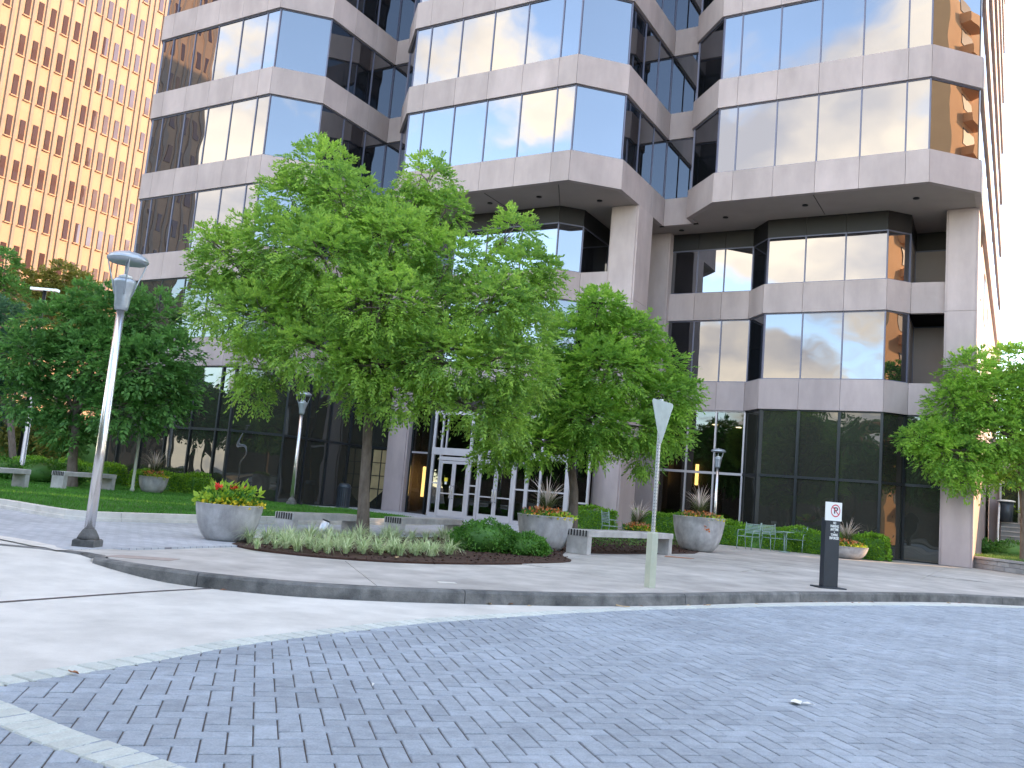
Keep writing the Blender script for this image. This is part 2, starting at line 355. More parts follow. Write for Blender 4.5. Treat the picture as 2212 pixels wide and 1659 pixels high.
def tree(label, base, trunk_pts, lobes, n, m, leaf=(.34, .125, .05), nl=9, group=None, tr=.12, droop=.35, cat='tree', limbs=True, twig=True, name='broadleaf_tree', fork=None):
    b = Vector(base); t = thing(name, label, cat, b, 0, group)
    mb = MB(); tp = [Vector(p)-b for p in trunk_pts]
    nT = len(tp); mb.tube([tp[0]-Vector((0, 0, .1)), tp[0]+Vector((0, 0, .03))]+tp[1:], [tr*1.55, tr*1.25]+[tr*(1-.35*i/nT) for i in range(1, nT)], 12)
    top = tp[-1]
    lb = MB(); rnd = random.Random(int(b.x*100))
    for (c, r) in lobes:
        c = Vector(c)-b; f = tp[-1].lerp(tp[-2], rnd.uniform(0, .35)); mid = f.lerp(c, .5)+Vector((rnd.uniform(-.25, .25), rnd.uniform(-.25, .25), rnd.uniform(.0, .35)))
        lb.tube([f, f.lerp(mid, .5)+Vector((0, 0, .1)), mid, mid.lerp(c, .6), c], [tr*.5, tr*.38, tr*.28, tr*.18, tr*.08], 6)
        for q in range(4 if twig else 0):
            e = c+Vector([rnd.uniform(-.75, .75)*r[i] for i in range(3)])
            lb.tube([mid.lerp(c, rnd.uniform(.3, 1)), c.lerp(e, .5)+Vector((0, 0, .08)), e], [tr*.13, tr*.09, tr*.04], 4)
    mb.build('trunk', MT['bark'], t); lb.build('limbs', MT['bark'], t)
    P, D = lobe_points([(np.array(c)-np.array(b), r) for c, r in lobes], n)
    V = sprays(P, D, nl, *leaf, droop=droop)
    link('crown', quads_mesh('crown', V, m), t)
    return t

# ------------------------------------------------------------------ ground
def curve_px(pts, z=0.0): return [gr(x, y, z) for x, y in pts]
def smooth(pts, n=6):
    out = []
    P = [Vector(p) for p in pts]
    for i in range(len(P)-1):
        p0 = P[max(i-1, 0)]; p1 = P[i]; p2 = P[i+1]; p3 = P[min(i+2, len(P)-1)]
        for k in range(n):
            t = k/n; out.append(.5*((2*p1)+(p2-p0)*t+(2*p0-5*p1+4*p2-p3)*t*t+(3*p1-p0-3*p2+p3)*t**3))
    out.append(P[-1]); return out
def arclen(P):
    L = [0]
    for a, b in zip(P[:-1], P[1:]): L.append(L[-1]+(b-a).length)
    return L
def sample(P, L, s):
    s = max(0, min(L[-1], s))
    for i in range(len(P)-1):
        if s <= L[i+1] or i == len(P)-2:
            t = (s-L[i])/max(L[i+1]-L[i], 1e-9); p = P[i].lerp(P[i+1], t); d = (P[i+1]-P[i]).normalized(); return p, d

RZ = -0.15
g = MB().prism([(-900, -900), (900, -900), (900, 900), (-900, 900)], -1.2, -0.32); prop(g.build('ground', MT['ground']), kind='structure')

# kerb line, left to right, top edge
KERB = smooth([Vector((-16.5, 9.5, 0)), Vector((-10.0, 11.6, 0))] + curve_px([(130, 1190), (200, 1206), (300, 1222), (403, 1236), (533, 1250), (663, 1261), (820, 1270), (979, 1276), (1106, 1280), (1281, 1284), (1481, 1284), (1656, 1281), (1856, 1281), (2050, 1284), (2212, 1292)]) + [gr(2212, 1292)+Vector((3, 1.6, 0)), gr(2212, 1292)+Vector((7, 2.8, 0)), gr(2212, 1292)+Vector((16, 4, 0))], 5)
KERB[:] = [Vector((p.x, p.y, 0)) for p in KERB]
KL = arclen(KERB)
apron = gr(130, 1190, 0)
def road_z(x, y):                      # the driveway rises to meet the plaza paving at its far left
    d = math.hypot(x-apron.x+1.6, y-apron.y-.3)
    t = max(0, min(1, (d-1.4)/2.6)); return RZ*t*t*(3-2*t) - .006
# concrete driveway as a fine sheet, then the far road sheet round it
def grid_sheet(name, x0, x1, y0, y1, st, zf, m, inside=None):
    nx = int((x1-x0)/st)+1; ny = int((y1-y0)/st)+1; mb = MB()
    vs = [(x0+i*st, y0+j*st, zf(x0+i*st, y0+j*st)) for j in range(ny) for i in range(nx)]
    fs = []
    for j in range(ny-1):
        for i in range(nx-1):
            if inside is None or inside(x0+(i+.5)*st, y0+(j+.5)*st): fs.append((j*nx+i, j*nx+i+1, (j+1)*nx+i+1, (j+1)*nx+i))
    mb.add(vs, fs, True); o = mb.build(name, m); prop(o, kind='structure'); return o
def kerb_y(x):
    for a, b in zip(KERB[:-1], KERB[1:]):
        if a.x <= x <= b.x and b.x > a.x: return a.y+(b.y-a.y)*(x-a.x)/(b.x-a.x)
    return KERB[0].y if x < KERB[0].x else KERB[-1].y
drive = grid_sheet('driveway', -30, 40, -30, 26, .5, road_z, MT['concrete'], lambda x, y: y < kerb_y(x)+.7)
# dark joint across the driveway
js = MB(); a = gr(-300, 1322, RZ); b = gr(0, 1300, RZ); c = gr(290, 1279.5, RZ); d = gr(478, 1269, RZ)
J = smooth([a, b, c, d], 6); W0 = .030
vs = []; fs = []
for i, p in enumerate(J):
    dd = (J[min(i+1, len(J)-1)]-J[max(i-1, 0)]).normalized(); n_ = Vector((-dd.y, dd.x, 0)); w = W0*(1 if i < len(J)-4 else .8)
    for sgn in (-1, 1):
        q = p+n_*w*sgn; vs.append((q.x, q.y, road_z(q.x, q.y)+.005))
for i in range(len(J)-1): fs.append((2*i, 2*i+2, 2*i+3, 2*i+1))
js.add(vs, fs); js.build('expansion_joint', MT['joint'], drive)

# sidewalk: dark bed, then separate slabs with recessed joints
sb = MB(); n = len(KERB)
inner = []
for i, p in enumerate(KERB):
    inner.append(p)
poly = [(p.x, p.y+.02) for p in KERB] + [(60, 80), (-80, 80), (-60, 9)]
sb.prism(poly, -.31, -.022); side = sb.build('sidewalk', MT['slab']); prop(side, kind='structure')
def slab(poly, z1=0.0, m='slab', name='paving_slab', par=side, gap=.007, th=.05):
    c = sum((Vector((p[0], p[1])) for p in poly), Vector((0, 0)))/len(poly)
    pts = []
    k = len(poly); A = sum(poly[i][0]*poly[(i+1) % k][1]-poly[(i+1) % k][0]*poly[i][1] for i in range(k))
    if A < 0: poly = poly[::-1]
    for i in range(k):
        p0 = Vector(poly[i-1][:2]); p1 = Vector(poly[i][:2]); p2 = Vector(poly[(i+1) % k][:2])
        n1 = Vector((-(p1-p0).y, (p1-p0).x)).normalized(); n2 = Vector((-(p2-p1).y, (p2-p1).x)).normalized()
        nn = (n1+n2); nn = nn.normalized() if nn.length > 1e-6 else n1
        q = p1+nn*gap/max(.3, nn.dot(n1)); pts.append((q.x-c.x, q.y-c.y))
    mb = MB(); mb.prism(pts, -th, 0); return mb.build(name, MT[m], par, (c.x, c.y, z1))
# strip behind the kerb
KW = .16
def s_of_px(x):
    best = min(range(len(KERB)), key=lambda i: abs(1106+FPX*(np.dot(RT, np.array(KERB[i])-np.array([0, 0, CAMH])))/np.dot(FW, np.array(KERB[i])-np.array([0, 0, CAMH]))-x) if np.dot(FW, np.array(KERB[i])) > 2 else 1e9)
    return KL[best]
S0 = s_of_px(150); joints = [S0, s_of_px(817), s_of_px(1525)]
while joints[-1] < KL[-1]-2: joints.append(joints[-1]+5.2)
def off(s, d):
    p, t = sample(KERB, KL, s); return Vector((p.x-t.y*d, p.y+t.x*d, 0))
STRIP = 3.25
def strip_w(s):                       # narrows at the flush left end
    return .8+(STRIP-.8)*min(1, max(0, (s-S0)/3.0))
for a, b in zip(joints[:-1], joints[1:]):
    k = max(3, int((b-a)/.5)); ss = [a+(b-a)*i/k for i in range(k+1)]
    slab([off(s, KW+.004)[:2] for s in ss]+[off(s, strip_w(s))[:2] for s in reversed(ss)])
# wide plaza slabs to the right and behind the planting island
GS = 3.1
for iu in range(-6, 8):
    for iv in range(2, 13):
        u0, v0_ = iu*GS+1.0, 8.0+iv*GS
        cs_ = [W(u0, v0_), W(u0+GS, v0_), W(u0+GS, v0_+GS), W(u0, v0_+GS)]
        if min(c.y-kerb_y(c.x) for c in cs_) < .7 or (u0 > -1.5 and v0_ > 36): continue
        slab([(c.x, c.y) for c in cs_], z1=-.006)
# left plaza of grey pavers, a flush sheet
def brickmat(name, c1, c2, mortar, sc, w=.26, h=.13):
    m = bpy.data.materials.new(name); m.use_nodes = True; t = m.node_tree; b = t.nodes['Principled BSDF']; b.inputs['Roughness'].default_value = .8
    geo = N(t, 'ShaderNodeNewGeometry'); mp_ = N(t, 'ShaderNodeMapping'); mp_.inputs['Rotation'].default_value = (0, 0, rad(22)); t.links.new(geo.outputs['Position'], mp_.inputs[0])
    br = N(t, 'ShaderNodeTexBrick'); br.inputs['Scale'].default_value = 1; br.inputs['Brick Width'].default_value = w; br.inputs['Row Height'].default_value = h; br.inputs['Mortar Size'].default_value = .006
    br.inputs['Color1'].default_value = (*c1, 1); br.inputs['Color2'].default_value = (*c2, 1); br.inputs['Mortar'].default_value = (*mortar, 1); t.links.new(mp_.outputs[0], br.inputs[0])
    n = N(t, 'ShaderNodeTexNoise'); n.inputs['Scale'].default_value = .7; n.inputs['Detail'].default_value = 6; t.links.new(geo.outputs['Position'], n.inputs['Vector'])
    hs = N(t, 'ShaderNodeHueSaturation'); mr = N(t, 'ShaderNodeMapRange'); mr.inputs['To Min'].default_value = .75; mr.inputs['To Max'].default_value = 1.3; t.links.new(n.outputs[0], mr.inputs[0])
    t.links.new(mr.outputs[0], hs.inputs['Value']); t.links.new(br.outputs[0], hs.inputs['Color']); t.links.new(hs.outputs[0], b.inputs['Base Color']); return m
MT['plaza'] = brickmat('plaza_pavers', (.36, .385, .42), (.46, .48, .51), (.20, .20, .22), 1)
lp = [gr(-500, 1150), gr(-60, 1156), gr(75, 1176), gr(150, 1188), gr(330, 1184), gr(470, 1180), Vector((-3.6, 16.2, 0)), Vector((-1.2, 22, 0)), Vector((2.2, 27, 0)), W(-12.6, 34), W(-27, 36), W(-60, 36), Vector((-50, 20, 0))]
mb = MB(); mb.prism([(p.x, p.y) for p in lp], -.03, .006); prop(mb.build('plaza_paving', MT['plaza']), kind='structure')
# flush pale band at the mouth of the plaza
bb = smooth([gr(-400, 1120), gr(-150, 1142), gr(0, 1162), gr(75, 1176), gr(135, 1190)], 4)
vs = []; fs = []
for i, p in enumerate(bb):
    dd = (bb[min(i+1, len(bb)-1)]-bb[max(i-1, 0)]).normalized(); n_ = Vector((-dd.y, dd.x, 0)); w = .16*(1 if i < len(bb)-3 else .5)
    vs += [tuple(p+n_*w+Vector((0, 0, .011))), tuple(p-n_*w+Vector((0, 0, .011)))]
for i in range(len(bb)-1): fs.append((2*i+1, 2*i+3, 2*i+2, 2*i))
mb = MB(); mb.add(vs, fs); prop(mb.build('flush_kerb_band', MT['whitekerb']), kind='structure')

# kerb stones
kj = [S0+.3]
for px in (437, 1008, 1484): 
    kj.append(s_of_px(px))
while kj[-1] < KL[-1]-2.4: kj.append(kj[-1]+3.05)
kj = [KL[0]] + kj
for a, b in zip(kj[:-1], kj[1:]):
    a += .006; b -= .006; k = max(2, int((b-a)/.3)); o0 = off((a+b)/2, 0)
    vs = []; fs = []
    for i in range(k+1):
        s = a+(b-a)*i/k; p = off(s, 0); q = off(s, KW); r = off(s, .022)
        lo = -.3
        vs += [tuple(off(s, -.012)-o0+Vector((0, 0, lo))), tuple(p-o0+Vector((0, 0, -.025))), tuple(r-o0+Vector((0, 0, .004))), tuple(q-o0+Vector((0, 0, .004))), tuple(q-o0+Vector((0, 0, lo)))]
    for i in range(k):
        for j in range(4): fs.append((i*5+j, (i+1)*5+j, (i+1)*5+j+1, i*5+j+1))
    fs += [tuple(reversed(range(5))), tuple(range(k*5, k*5+5))]
    mb = MB(); mb.add(vs, fs); mb.build('kerb_stone', MT['kerb'], side, o0)

# herringbone pavers
B1o = smooth(curve_px([(-420, 1520), (0, 1464), (280, 1422), (485, 1387), (650, 1367), (880, 1342), (1106, 1326.5), (1306, 1316), (1456, 1312), (1656, 1307), (1856, 1305), (2050, 1307), (2212, 1312)], RZ)+[gr(2212, 1312, RZ)+Vector((3, 1.6, 0)), gr(2212, 1312, RZ)+Vector((7, 2.8, 0))], 6)
B1L = arclen(B1o)
BL, BWd = .23, .152
pv = MB(); road = None
def inside_b1(x, y):          # below (camera side of) the outer band line
    best = 1e9; sd = 0
    for a, b in zip(B1o[:-1], B1o[1:]):
        ab = (b-a); t = max(0, min(1, ((x-a.x)*ab.x+(y-a.y)*ab.y)/(ab.x*ab.x+ab.y*ab.y))); qx = a.x+ab.x*t; qy = a.y+ab.y*t
        d = math.hypot(x-qx, y-qy)
        if d < best: best = d; sd = (ab.x*(y-a.y)-ab.y*(x-a.x))
    return best if sd < 0 else -best
B2 = smooth(curve_px([(-500, 1350), (0, 1577), (145, 1632), (219, 1659), (420, 1735), (900, 1900)], RZ), 6)
B2L = arclen(B2)
rp = [(p.x, p.y) for p in B1o]+[(26, B1o[-1].y), (26, -6), (-14, -6), (-14, B1o[0].y)]
mb = MB(); mb.prism(rp, RZ-.06, RZ+.003); road = mb.build('paved_road', MT['sand']); prop(road, kind='structure')
pa = rad(15.5); ca, sa = math.cos(pa), math.sin(pa); PW = .130
cells = []
for ix in range(-160, 200):
    for iy in range(-60, 170):
        cc = (ix-iy) % 4
        if cc == 0: cx, cy, hor = (ix+1)*PW, (iy+.5)*PW, True
        elif cc == 3: cx, cy, hor = (ix+.5)*PW, (iy+1)*PW, False
        else: continue
        x = cx*ca-cy*sa; y = cx*sa+cy*ca
        if y < 2.6 or y > 18 or abs(x) > y*.74+1.2: continue
        if inside_b1(x, y) < .13: continue
        cells.append((x, y, hor))
def paver_vs(hor, seed):
    r = random.Random(seed); L = PW*2-.009; w = PW-.009
    if not hor: L, w = w, L
    b = .006; dz = r.uniform(-.0022, .0022); tx = r.uniform(-.012, .012); ty = r.uniform(-.012, .012); jr = r.uniform(-.012, .012)
    vs = []
    for z, i in ((-.03, 0), (.012-b*.7, 0), (.012, b)):
        for sx, sy in ((-1, -1), (1, -1), (1, 1), (-1, 1)):
            X = sx*(L/2-i); Y = sy*(w/2-i); vs.append((X*math.cos(pa+jr)-Y*math.sin(pa+jr), X*math.sin(pa+jr)+Y*math.cos(pa+jr), z+dz+(X*tx+Y*ty)*(z > 0)))
    fs = [(8, 9, 10, 11)]
    for k in (0, 4):
        for j in range(4): fs.append((k+j, k+(j+1) % 4, k+4+(j+1) % 4, k+4+j))
    return vs, fs
def pxpos(x, y, z=0.0):
    q = np.array([x, y, z-CAMH]); d = q @ FW; return 1106+FPX*(q @ RT)/d, 829.5-FPX*(q @ UP)/d
vis = []
rest = []
for c in cells:
    X, Y = pxpos(c[0], c[1], RZ)
    (vis if (-30 < X < 2240 and 1200 < Y < 1690) else rest).append(c)
vis.sort(key=lambda c: c[1]); single = vis[:300]; rest += vis[300:]
mesh_v = {}
for h in (True, False):
    for s in range(6):
        vs, fs = paver_vs(h, s*2+h); m_ = MB(); m_.add(vs, fs); mesh_v[(h, s)] = m_.mesh('paver', MT['paver'])
for i, c in enumerate(single):
    link('paver', mesh_v[(c[2], random.randrange(6))], road, (c[0], c[1], RZ))
m_ = MB()
for i, c in enumerate(rest):
    vs, fs = paver_vs(c[2], i); m_.add([(v[0]+c[0], v[1]+c[1], v[2]+RZ) for v in vs], fs)
prop(m_.build('pavers', MT['paver'], road), kind='stuff')
def border(P, L, s0, s1, wd, ln, side_sign, skew=0.0, zt=.017):
    s = s0; me = {}
    while s < s1:
        p, d = sample(P, L, s+wd/2); a = math.atan2(d.y, d.x)
        key = random.randrange(4)
        if key not in me:
            mb = MB(); mb.box((0, side_sign*ln/2, -.01), (wd-.014, ln-.012, .05), bev=.008); me[key] = mb.mesh('border_paver', MT['border'])
        o = link('border_paver', me[key], road, (p.x, p.y, RZ+zt-.015+random.uniform(-.001, .001)), a+random.uniform(-.012, .012)); s += wd
border(B1o, B1L, 0, B1L[-1], BWd, BL, -1)
border(B2, B2L, 0, B2L[-1], .135, .25, 1)
border(B2, B2L, 0, B2L[-1], .135, .0, -1) if False else None

# ------------------------------------------------------------------ main office tower
U0, V0 = -15.0, 28.45
OT = thing('office_tower', 'pinkish stone office tower of faceted bays with ribbon windows behind the trees', 'building', W(U0, V0, 0), ANG)
def lv(u, v): return Vector((u-U0, v-V0))
CACHE = {}
def seg_mesh(key, L, h, t, mL, mR, m, name):
    k = (key, round(L, 3), round(h, 3), round(t, 3), round(mL, 3), round(mR, 3), m)
    if k not in CACHE:
        vs = [(0, 0, 0), (L, 0, 0), (L-mR, t, 0), (mL, t, 0)]; vs += [(x, y, h) for x, y, _ in vs]
        mb = MB(); mb.add(vs, [(3, 2, 1, 0), (4, 5, 6, 7), (0, 1, 5, 4), (1, 2, 6, 5), (2, 3, 7, 6), (3, 0, 4, 7)]); CACHE[k] = mb.mesh(name, MT[m])
    return CACHE[k]
def offset_poly(pts, d):             # shift outward (towards the viewer's side) by d
    out = []
    for i, p in enumerate(pts):
        p = Vector(p); ns = []
        for a, b in ((i-1, i), (i, i+1)):
            if 0 <= a and b < len(pts):
                q = (Vector(pts[b])-Vector(pts[a])).normalized(); ns.append(Vector((q.y, -q.x)))
        n_ = sum(ns, Vector((0, 0))); n_.normalize(); out.append(p+n_*d/max(.25, n_.dot(ns[0])))
    return out
def strip(pts, cuts, z0, z1, m, name, t=.2, off_=0.0, gap=.012, jit=0.0, par=OT, only=None):
    P = offset_poly(pts, off_) if off_ else [Vector(p) for p in pts]
    k = len(P)-1; dirs = [(P[i+1]-P[i]).normalized() for i in range(k)]
    for i in range(k):
        if only and i not in only: continue
        L = (P[i+1]-P[i]).length; base = (Vector(pts[i+1])-Vector(pts[i])).length
        def mit(a, b):
            th = math.atan2(a.x*b.y-a.y*b.x, a.dot(b)); return t*math.tan(th/2)
        mL = mit(dirs[i-1], dirs[i]) if i > 0 else 0; mR = mit(dirs[i], dirs[i+1]) if i < k-1 else 0
        cs = [0]+[c/base*L for c in cuts[i]]+[L]; ang = math.atan2(dirs[i].y, dirs[i].x)
        for j in range(len(cs)-1):
            a = cs[j]+(gap/2); b = cs[j+1]-(gap/2)
            me = seg_mesh(name, b-a, z1-z0, t, max(0, mL) if j == 0 else 0, max(0, mR) if j == len(cs)-2 else 0, m, name)
            p = P[i]+dirs[i]*a
            o = link(name, me, par, (p.x, p.y, z0), ang+(random.uniform(-jit, jit) if jit else 0))
            if jit: o.rotation_euler[0] = random.uniform(-jit, jit)
def mullions(pts, cuts, z0, z1, m, name='mullion', w=.055, d=.10, off_=0.0, ends=True, par=OT, rails=True, skip=()):
    P = offset_poly(pts, off_) if off_ else [Vector(p) for p in pts]
    for i in range(len(P)-1):
        if i in skip: continue
        dd = (P[i+1]-P[i]).normalized(); L = (P[i+1]-P[i]).length; base = (Vector(pts[i+1])-Vector(pts[i])).length; ang = math.atan2(dd.y, dd.x)
        cs = [c/base*L for c in cuts[i]] + ([L] if ends and i < len(P)-2 else [])
        k = (name, w, d, z1-z0, m)
        if k not in CACHE: CACHE[k] = MB().box((0, d/2, (z1-z0)/2), (w, d, z1-z0)).mesh(name, MT[m])
        for c in cs:
            p = P[i]+dd*c; link(name, CACHE[k], par, (p.x, p.y, z0), ang)
        if rails:
            for zz, hh in ((z0, .05), (z1-.05, .05)):
                kk = ('rail', round(L, 3), hh, m)
                if kk not in CACHE: CACHE[kk] = MB().box((L/2, .045, hh/2), (L-.03, .07, hh)).mesh('window_rail', MT[m])
                link('window_rail', CACHE[kk], par, (P[i].x, P[i].y, zz), ang)
def even(L, n): return [L*i/n for i in range(1, n)]
def fr(L, n=4, e=.5):                # front pattern: half panes at both ends
    p = L/(n+2*e); return [p*e+p*i for i in range(n+1)]
UPPER = [(-36.8, 26.3), (-35.3, 24.8), (-27.65, 24.8), (-26.1, 26.35), (-26.1, 30.8), (-24.65, 30.8), (-24.65, 30.0), (-23.1, 28.45), (-15.0, 28.45), (-13.5, 29.95), (-13.5, 34.65), (-12.1, 34.65), (-12.1, 33.87), (-10.55, 32.32), (-2.87, 32.32), (-1.35, 33.85)]
UPPER = [lv(*p) for p in UPPER]
ucuts = [[], fr(7.65), [], even(4.45, 3), [], [], [], fr(8.1), [], even(4.7, 3), [], [], [], fr(7.68), []]
FL = lv(-1.35, 33.85); FLB = lv(-1.35, 70)
SILLS = [14.43+3.9*k for k in range(4)]
# spandrel bands and glass of the upper storeys
for k in range(4):
    zb = 13.23+3.9*k
    strip(UPPER, ucuts, zb, zb+1.2, 'stone', 'spandrel_panel', t=.22, off_=.06)
    strip(UPPER, ucuts, zb+1.2, zb+3.9, 'glass', 'window_pane', t=.03, off_=-.06, gap=.0, jit=.0012)
    mullions(UPPER, ucuts, zb+1.2, zb+3.9, 'mull', off_=-.03)
# right flank: bands receding
fp = [FL, FLB]; fc = even(36.15, 8)
for k in range(4):
    zb = 13.23+3.9*k
    strip(fp, [fc], zb, zb+1.2, 'stone', 'flank_panel', t=.22, off_=.06)
    strip(fp, [fc], zb+1.2, zb+3.9, 'glass', 'flank_pane', t=.03, off_=-.02, gap=0)
# storeys above the frame as plain bands
top = MB(); tg = MB(); full = UPPER+[FLB, lv(-36.8, 70)]
def ringband(mb, poly, z0, z1, o_):
    P = offset_poly(poly, o_); n_ = len(P); mb.add([(p.x, p.y, z0) for p in P]+[(p.x, p.y, z1) for p in P], [(j, (j+1) % n_, n_+(j+1) % n_, n_+j) for j in range(n_)]+[tuple(range(n_-1, -1, -1)), tuple(range(n_, 2*n_))])
for k in range(4, 12):
    zb = 13.23+3.9*k; ringband(top, full, zb, zb+1.2, .06); ringband(tg, full, zb+1.2, zb+3.9, -.06)
top.build('upper_stone_bands', MT['stone'], OT); tg.build('upper_window_bands', MT['glass'], OT)
# inner core that keeps light out of the upper storeys
core = MB(); ringband(core, full, 13.30, 28.8, -.34); core.build('inner_core', MT['black'], OT)
# soffit sheets
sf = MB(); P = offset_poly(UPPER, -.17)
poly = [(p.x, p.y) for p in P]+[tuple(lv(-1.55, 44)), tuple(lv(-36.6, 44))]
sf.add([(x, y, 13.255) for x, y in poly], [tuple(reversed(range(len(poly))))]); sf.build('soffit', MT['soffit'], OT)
for u, v in ((-21.6, 29.9), (-19.4, 29.9), (-17.0, 29.8), (-14.8, 30.9), (-10.6, 34.2), (-7.3, 33.6), (-3.4, 33.9), (-12.9, 35.4)):
    MB().lathe([(.11, -.03), (.11, .0), (.07, .0)], 12).build('downlight', MT['bindark'], OT, (*lv(u, v), 13.25))
# soffit joints
for u0, v0_, u1, v1 in ((-15.6, 28.8, -16.65, 31.0), (-19.0, 28.8, -19.0, 31.0), (-6.8, 32.6, -6.8, 34.9)):
    a = lv(u0, v0_); b = lv(u1, v1); d = b-a; MB().box((0, 0, 0), (d.length, .02, .012)).build('soffit_joint', MT['black'], OT, (*((a+b)/2), 13.249), math.atan2(d.y, d.x))

# lower storeys, left bay: same outline down to the ground
LB = [lv(*p) for p in [(-36.8, 26.3), (-35.3, 24.8), (-27.65, 24.8), (-26.1, 26.35), (-26.1, 31.9), (-24.8, 31.9)]]
lc = [[], fr(7.65), [], even(5.55, 4), []]
for zb in (9.33, 5.43):
    strip(LB, lc, zb, zb+1.2, 'stone', 'spandrel_panel', t=.22, off_=.06)
strip(LB, lc, 10.53, 13.23, 'glass', 'window_pane', t=.03, off_=-.06, gap=0, jit=.0012); mullions(LB, lc, 10.53, 13.23, 'mull', off_=-.03)
strip(LB, lc, 6.63, 9.33, 'dglass', 'window_pane', t=.03, off_=-.06, gap=0, jit=.0012); mullions(LB, lc, 6.63, 9.33, 'darkmull', off_=-.03)
strip(LB, lc, 0, 2.80, 'dglass', 'ground_pane', t=.03, off_=-.10, gap=0, jit=.003); strip(LB, lc, 2.80, 5.43, 'dglass', 'ground_pane', t=.03, off_=-.10, gap=0, jit=.003)
mullions(LB, lc, 0, 2.8, 'darkmull', off_=-.03, w=.08, d=.14); mullions(LB, lc, 2.8, 5.43, 'darkmull', off_=-.03, w=.08, d=.14)
# recess of the centre bay
CB = [lv(*p) for p in [(-23.75, 31.9), (-22.7, 31.9), (-21.85, 31.0), (-16.65, 31.0), (-15.85, 31.8), (-14.6, 31.85)]]
cc = [[], [], even(5.2, 3), [], []]
CBg = CB[:5]+[lv(-15.9, 34.6), lv(-14.6, 34.6)]; ccg = cc[:4]+[[], []]
for zb in (9.33, 5.43): strip(CB, cc, zb, zb+1.2, 'stone', 'spandrel_panel', t=.22, off_=.06)
strip(CBg, ccg, 10.53, 12.55, 'glass', 'window_pane', t=.03, off_=-.06, gap=0, jit=.0012); mullions(CBg, ccg, 10.53, 12.55, 'mull', off_=-.03)
strip(CBg, ccg, 12.55, 13.25, 'black', 'bulkhead_panel', t=.1, off_=-.02)
strip(CBg, ccg, 6.63, 9.33, 'glass2', 'window_pane', t=.03, off_=-.06, gap=0, jit=.0012); mullions(CBg, ccg, 6.63, 9.33, 'mull', off_=-.03)
# recess of the right bay and the link wall
RB = [lv(*p) for p in [(-14.9, 36.0), (-13.5, 36.0), (-9.9, 36.0), (-9.05, 35.0), (-4.46, 35.0), (-3.7, 35.78), (-2.5, 35.85)]]
rc = [[], even(3.6, 3), [], even(4.59, 3), [], []]
RBg = RB[:6]+[lv(-3.75, 38.2), lv(-2.4, 38.2)]; rcg = rc[:5]+[[], []]
for zb in (9.33, 5.43): strip(RB, rc, zb, zb+1.2, 'stone', 'spandrel_panel', t=.22, off_=.06)
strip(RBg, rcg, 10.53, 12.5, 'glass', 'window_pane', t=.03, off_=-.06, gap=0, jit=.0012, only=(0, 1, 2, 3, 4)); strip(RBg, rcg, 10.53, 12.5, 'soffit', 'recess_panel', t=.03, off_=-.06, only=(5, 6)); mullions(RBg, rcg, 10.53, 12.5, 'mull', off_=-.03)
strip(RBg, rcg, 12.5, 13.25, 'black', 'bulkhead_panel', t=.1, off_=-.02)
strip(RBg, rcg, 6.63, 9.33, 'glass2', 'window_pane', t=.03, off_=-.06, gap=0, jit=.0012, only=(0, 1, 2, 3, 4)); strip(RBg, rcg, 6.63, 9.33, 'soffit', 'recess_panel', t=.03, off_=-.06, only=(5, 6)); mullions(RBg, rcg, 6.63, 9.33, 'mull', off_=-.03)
strip(RB, rc, 0, 2.80, 'lglass', 'ground_pane', t=.03, off_=-.10, gap=0, jit=.002, only=(0, 1)); strip(RB, rc, 2.80, 5.43, 'lglass', 'ground_pane', t=.03, off_=-.10, gap=0, jit=.002, only=(0, 1))
strip(RB, rc, 0, 2.80, 'dglass', 'ground_pane', t=.03, off_=-.10, gap=0, jit=.003, only=(2, 3, 4, 5)); strip(RB, rc, 2.80, 5.43, 'dglass', 'ground_pane', t=.03, off_=-.10, gap=0, jit=.003, only=(2, 3, 4, 5))
mullions(RB, rc, 0, 2.8, 'silver', off_=-.03, w=.07, d=.12, skip=(2, 3, 4, 5)); mullions(RB, rc, 2.8, 5.43, 'silver', off_=-.03, w=.07, d=.12, skip=(2, 3, 4, 5))
mullions(RB, rc, 0, 2.8, 'darkmull', off_=-.03, w=.10, d=.16, skip=(0, 1)); mullions(RB, rc, 2.8, 5.43, 'darkmull', off_=-.03, w=.10, d=.16, skip=(0, 1))
# dark backing inside the lower storeys
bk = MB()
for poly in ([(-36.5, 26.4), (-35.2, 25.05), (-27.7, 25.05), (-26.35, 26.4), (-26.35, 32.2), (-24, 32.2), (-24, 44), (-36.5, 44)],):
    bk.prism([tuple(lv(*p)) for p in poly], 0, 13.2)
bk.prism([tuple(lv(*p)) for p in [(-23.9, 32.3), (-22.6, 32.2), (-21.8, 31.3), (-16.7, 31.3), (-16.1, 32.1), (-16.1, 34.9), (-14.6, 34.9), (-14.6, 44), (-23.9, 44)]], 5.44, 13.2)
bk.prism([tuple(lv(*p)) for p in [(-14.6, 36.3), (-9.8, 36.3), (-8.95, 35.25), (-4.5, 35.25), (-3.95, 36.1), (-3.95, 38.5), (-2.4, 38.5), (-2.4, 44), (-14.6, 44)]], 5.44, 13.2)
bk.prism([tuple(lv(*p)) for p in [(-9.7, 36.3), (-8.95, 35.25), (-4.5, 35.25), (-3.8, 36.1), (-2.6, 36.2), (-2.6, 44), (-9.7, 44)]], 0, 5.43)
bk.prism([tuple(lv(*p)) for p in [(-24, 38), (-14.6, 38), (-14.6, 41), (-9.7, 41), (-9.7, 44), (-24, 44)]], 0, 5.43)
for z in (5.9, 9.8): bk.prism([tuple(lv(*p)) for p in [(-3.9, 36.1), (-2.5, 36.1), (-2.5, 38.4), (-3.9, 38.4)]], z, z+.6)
bk.build('interior_backing', MT['room'], OT)
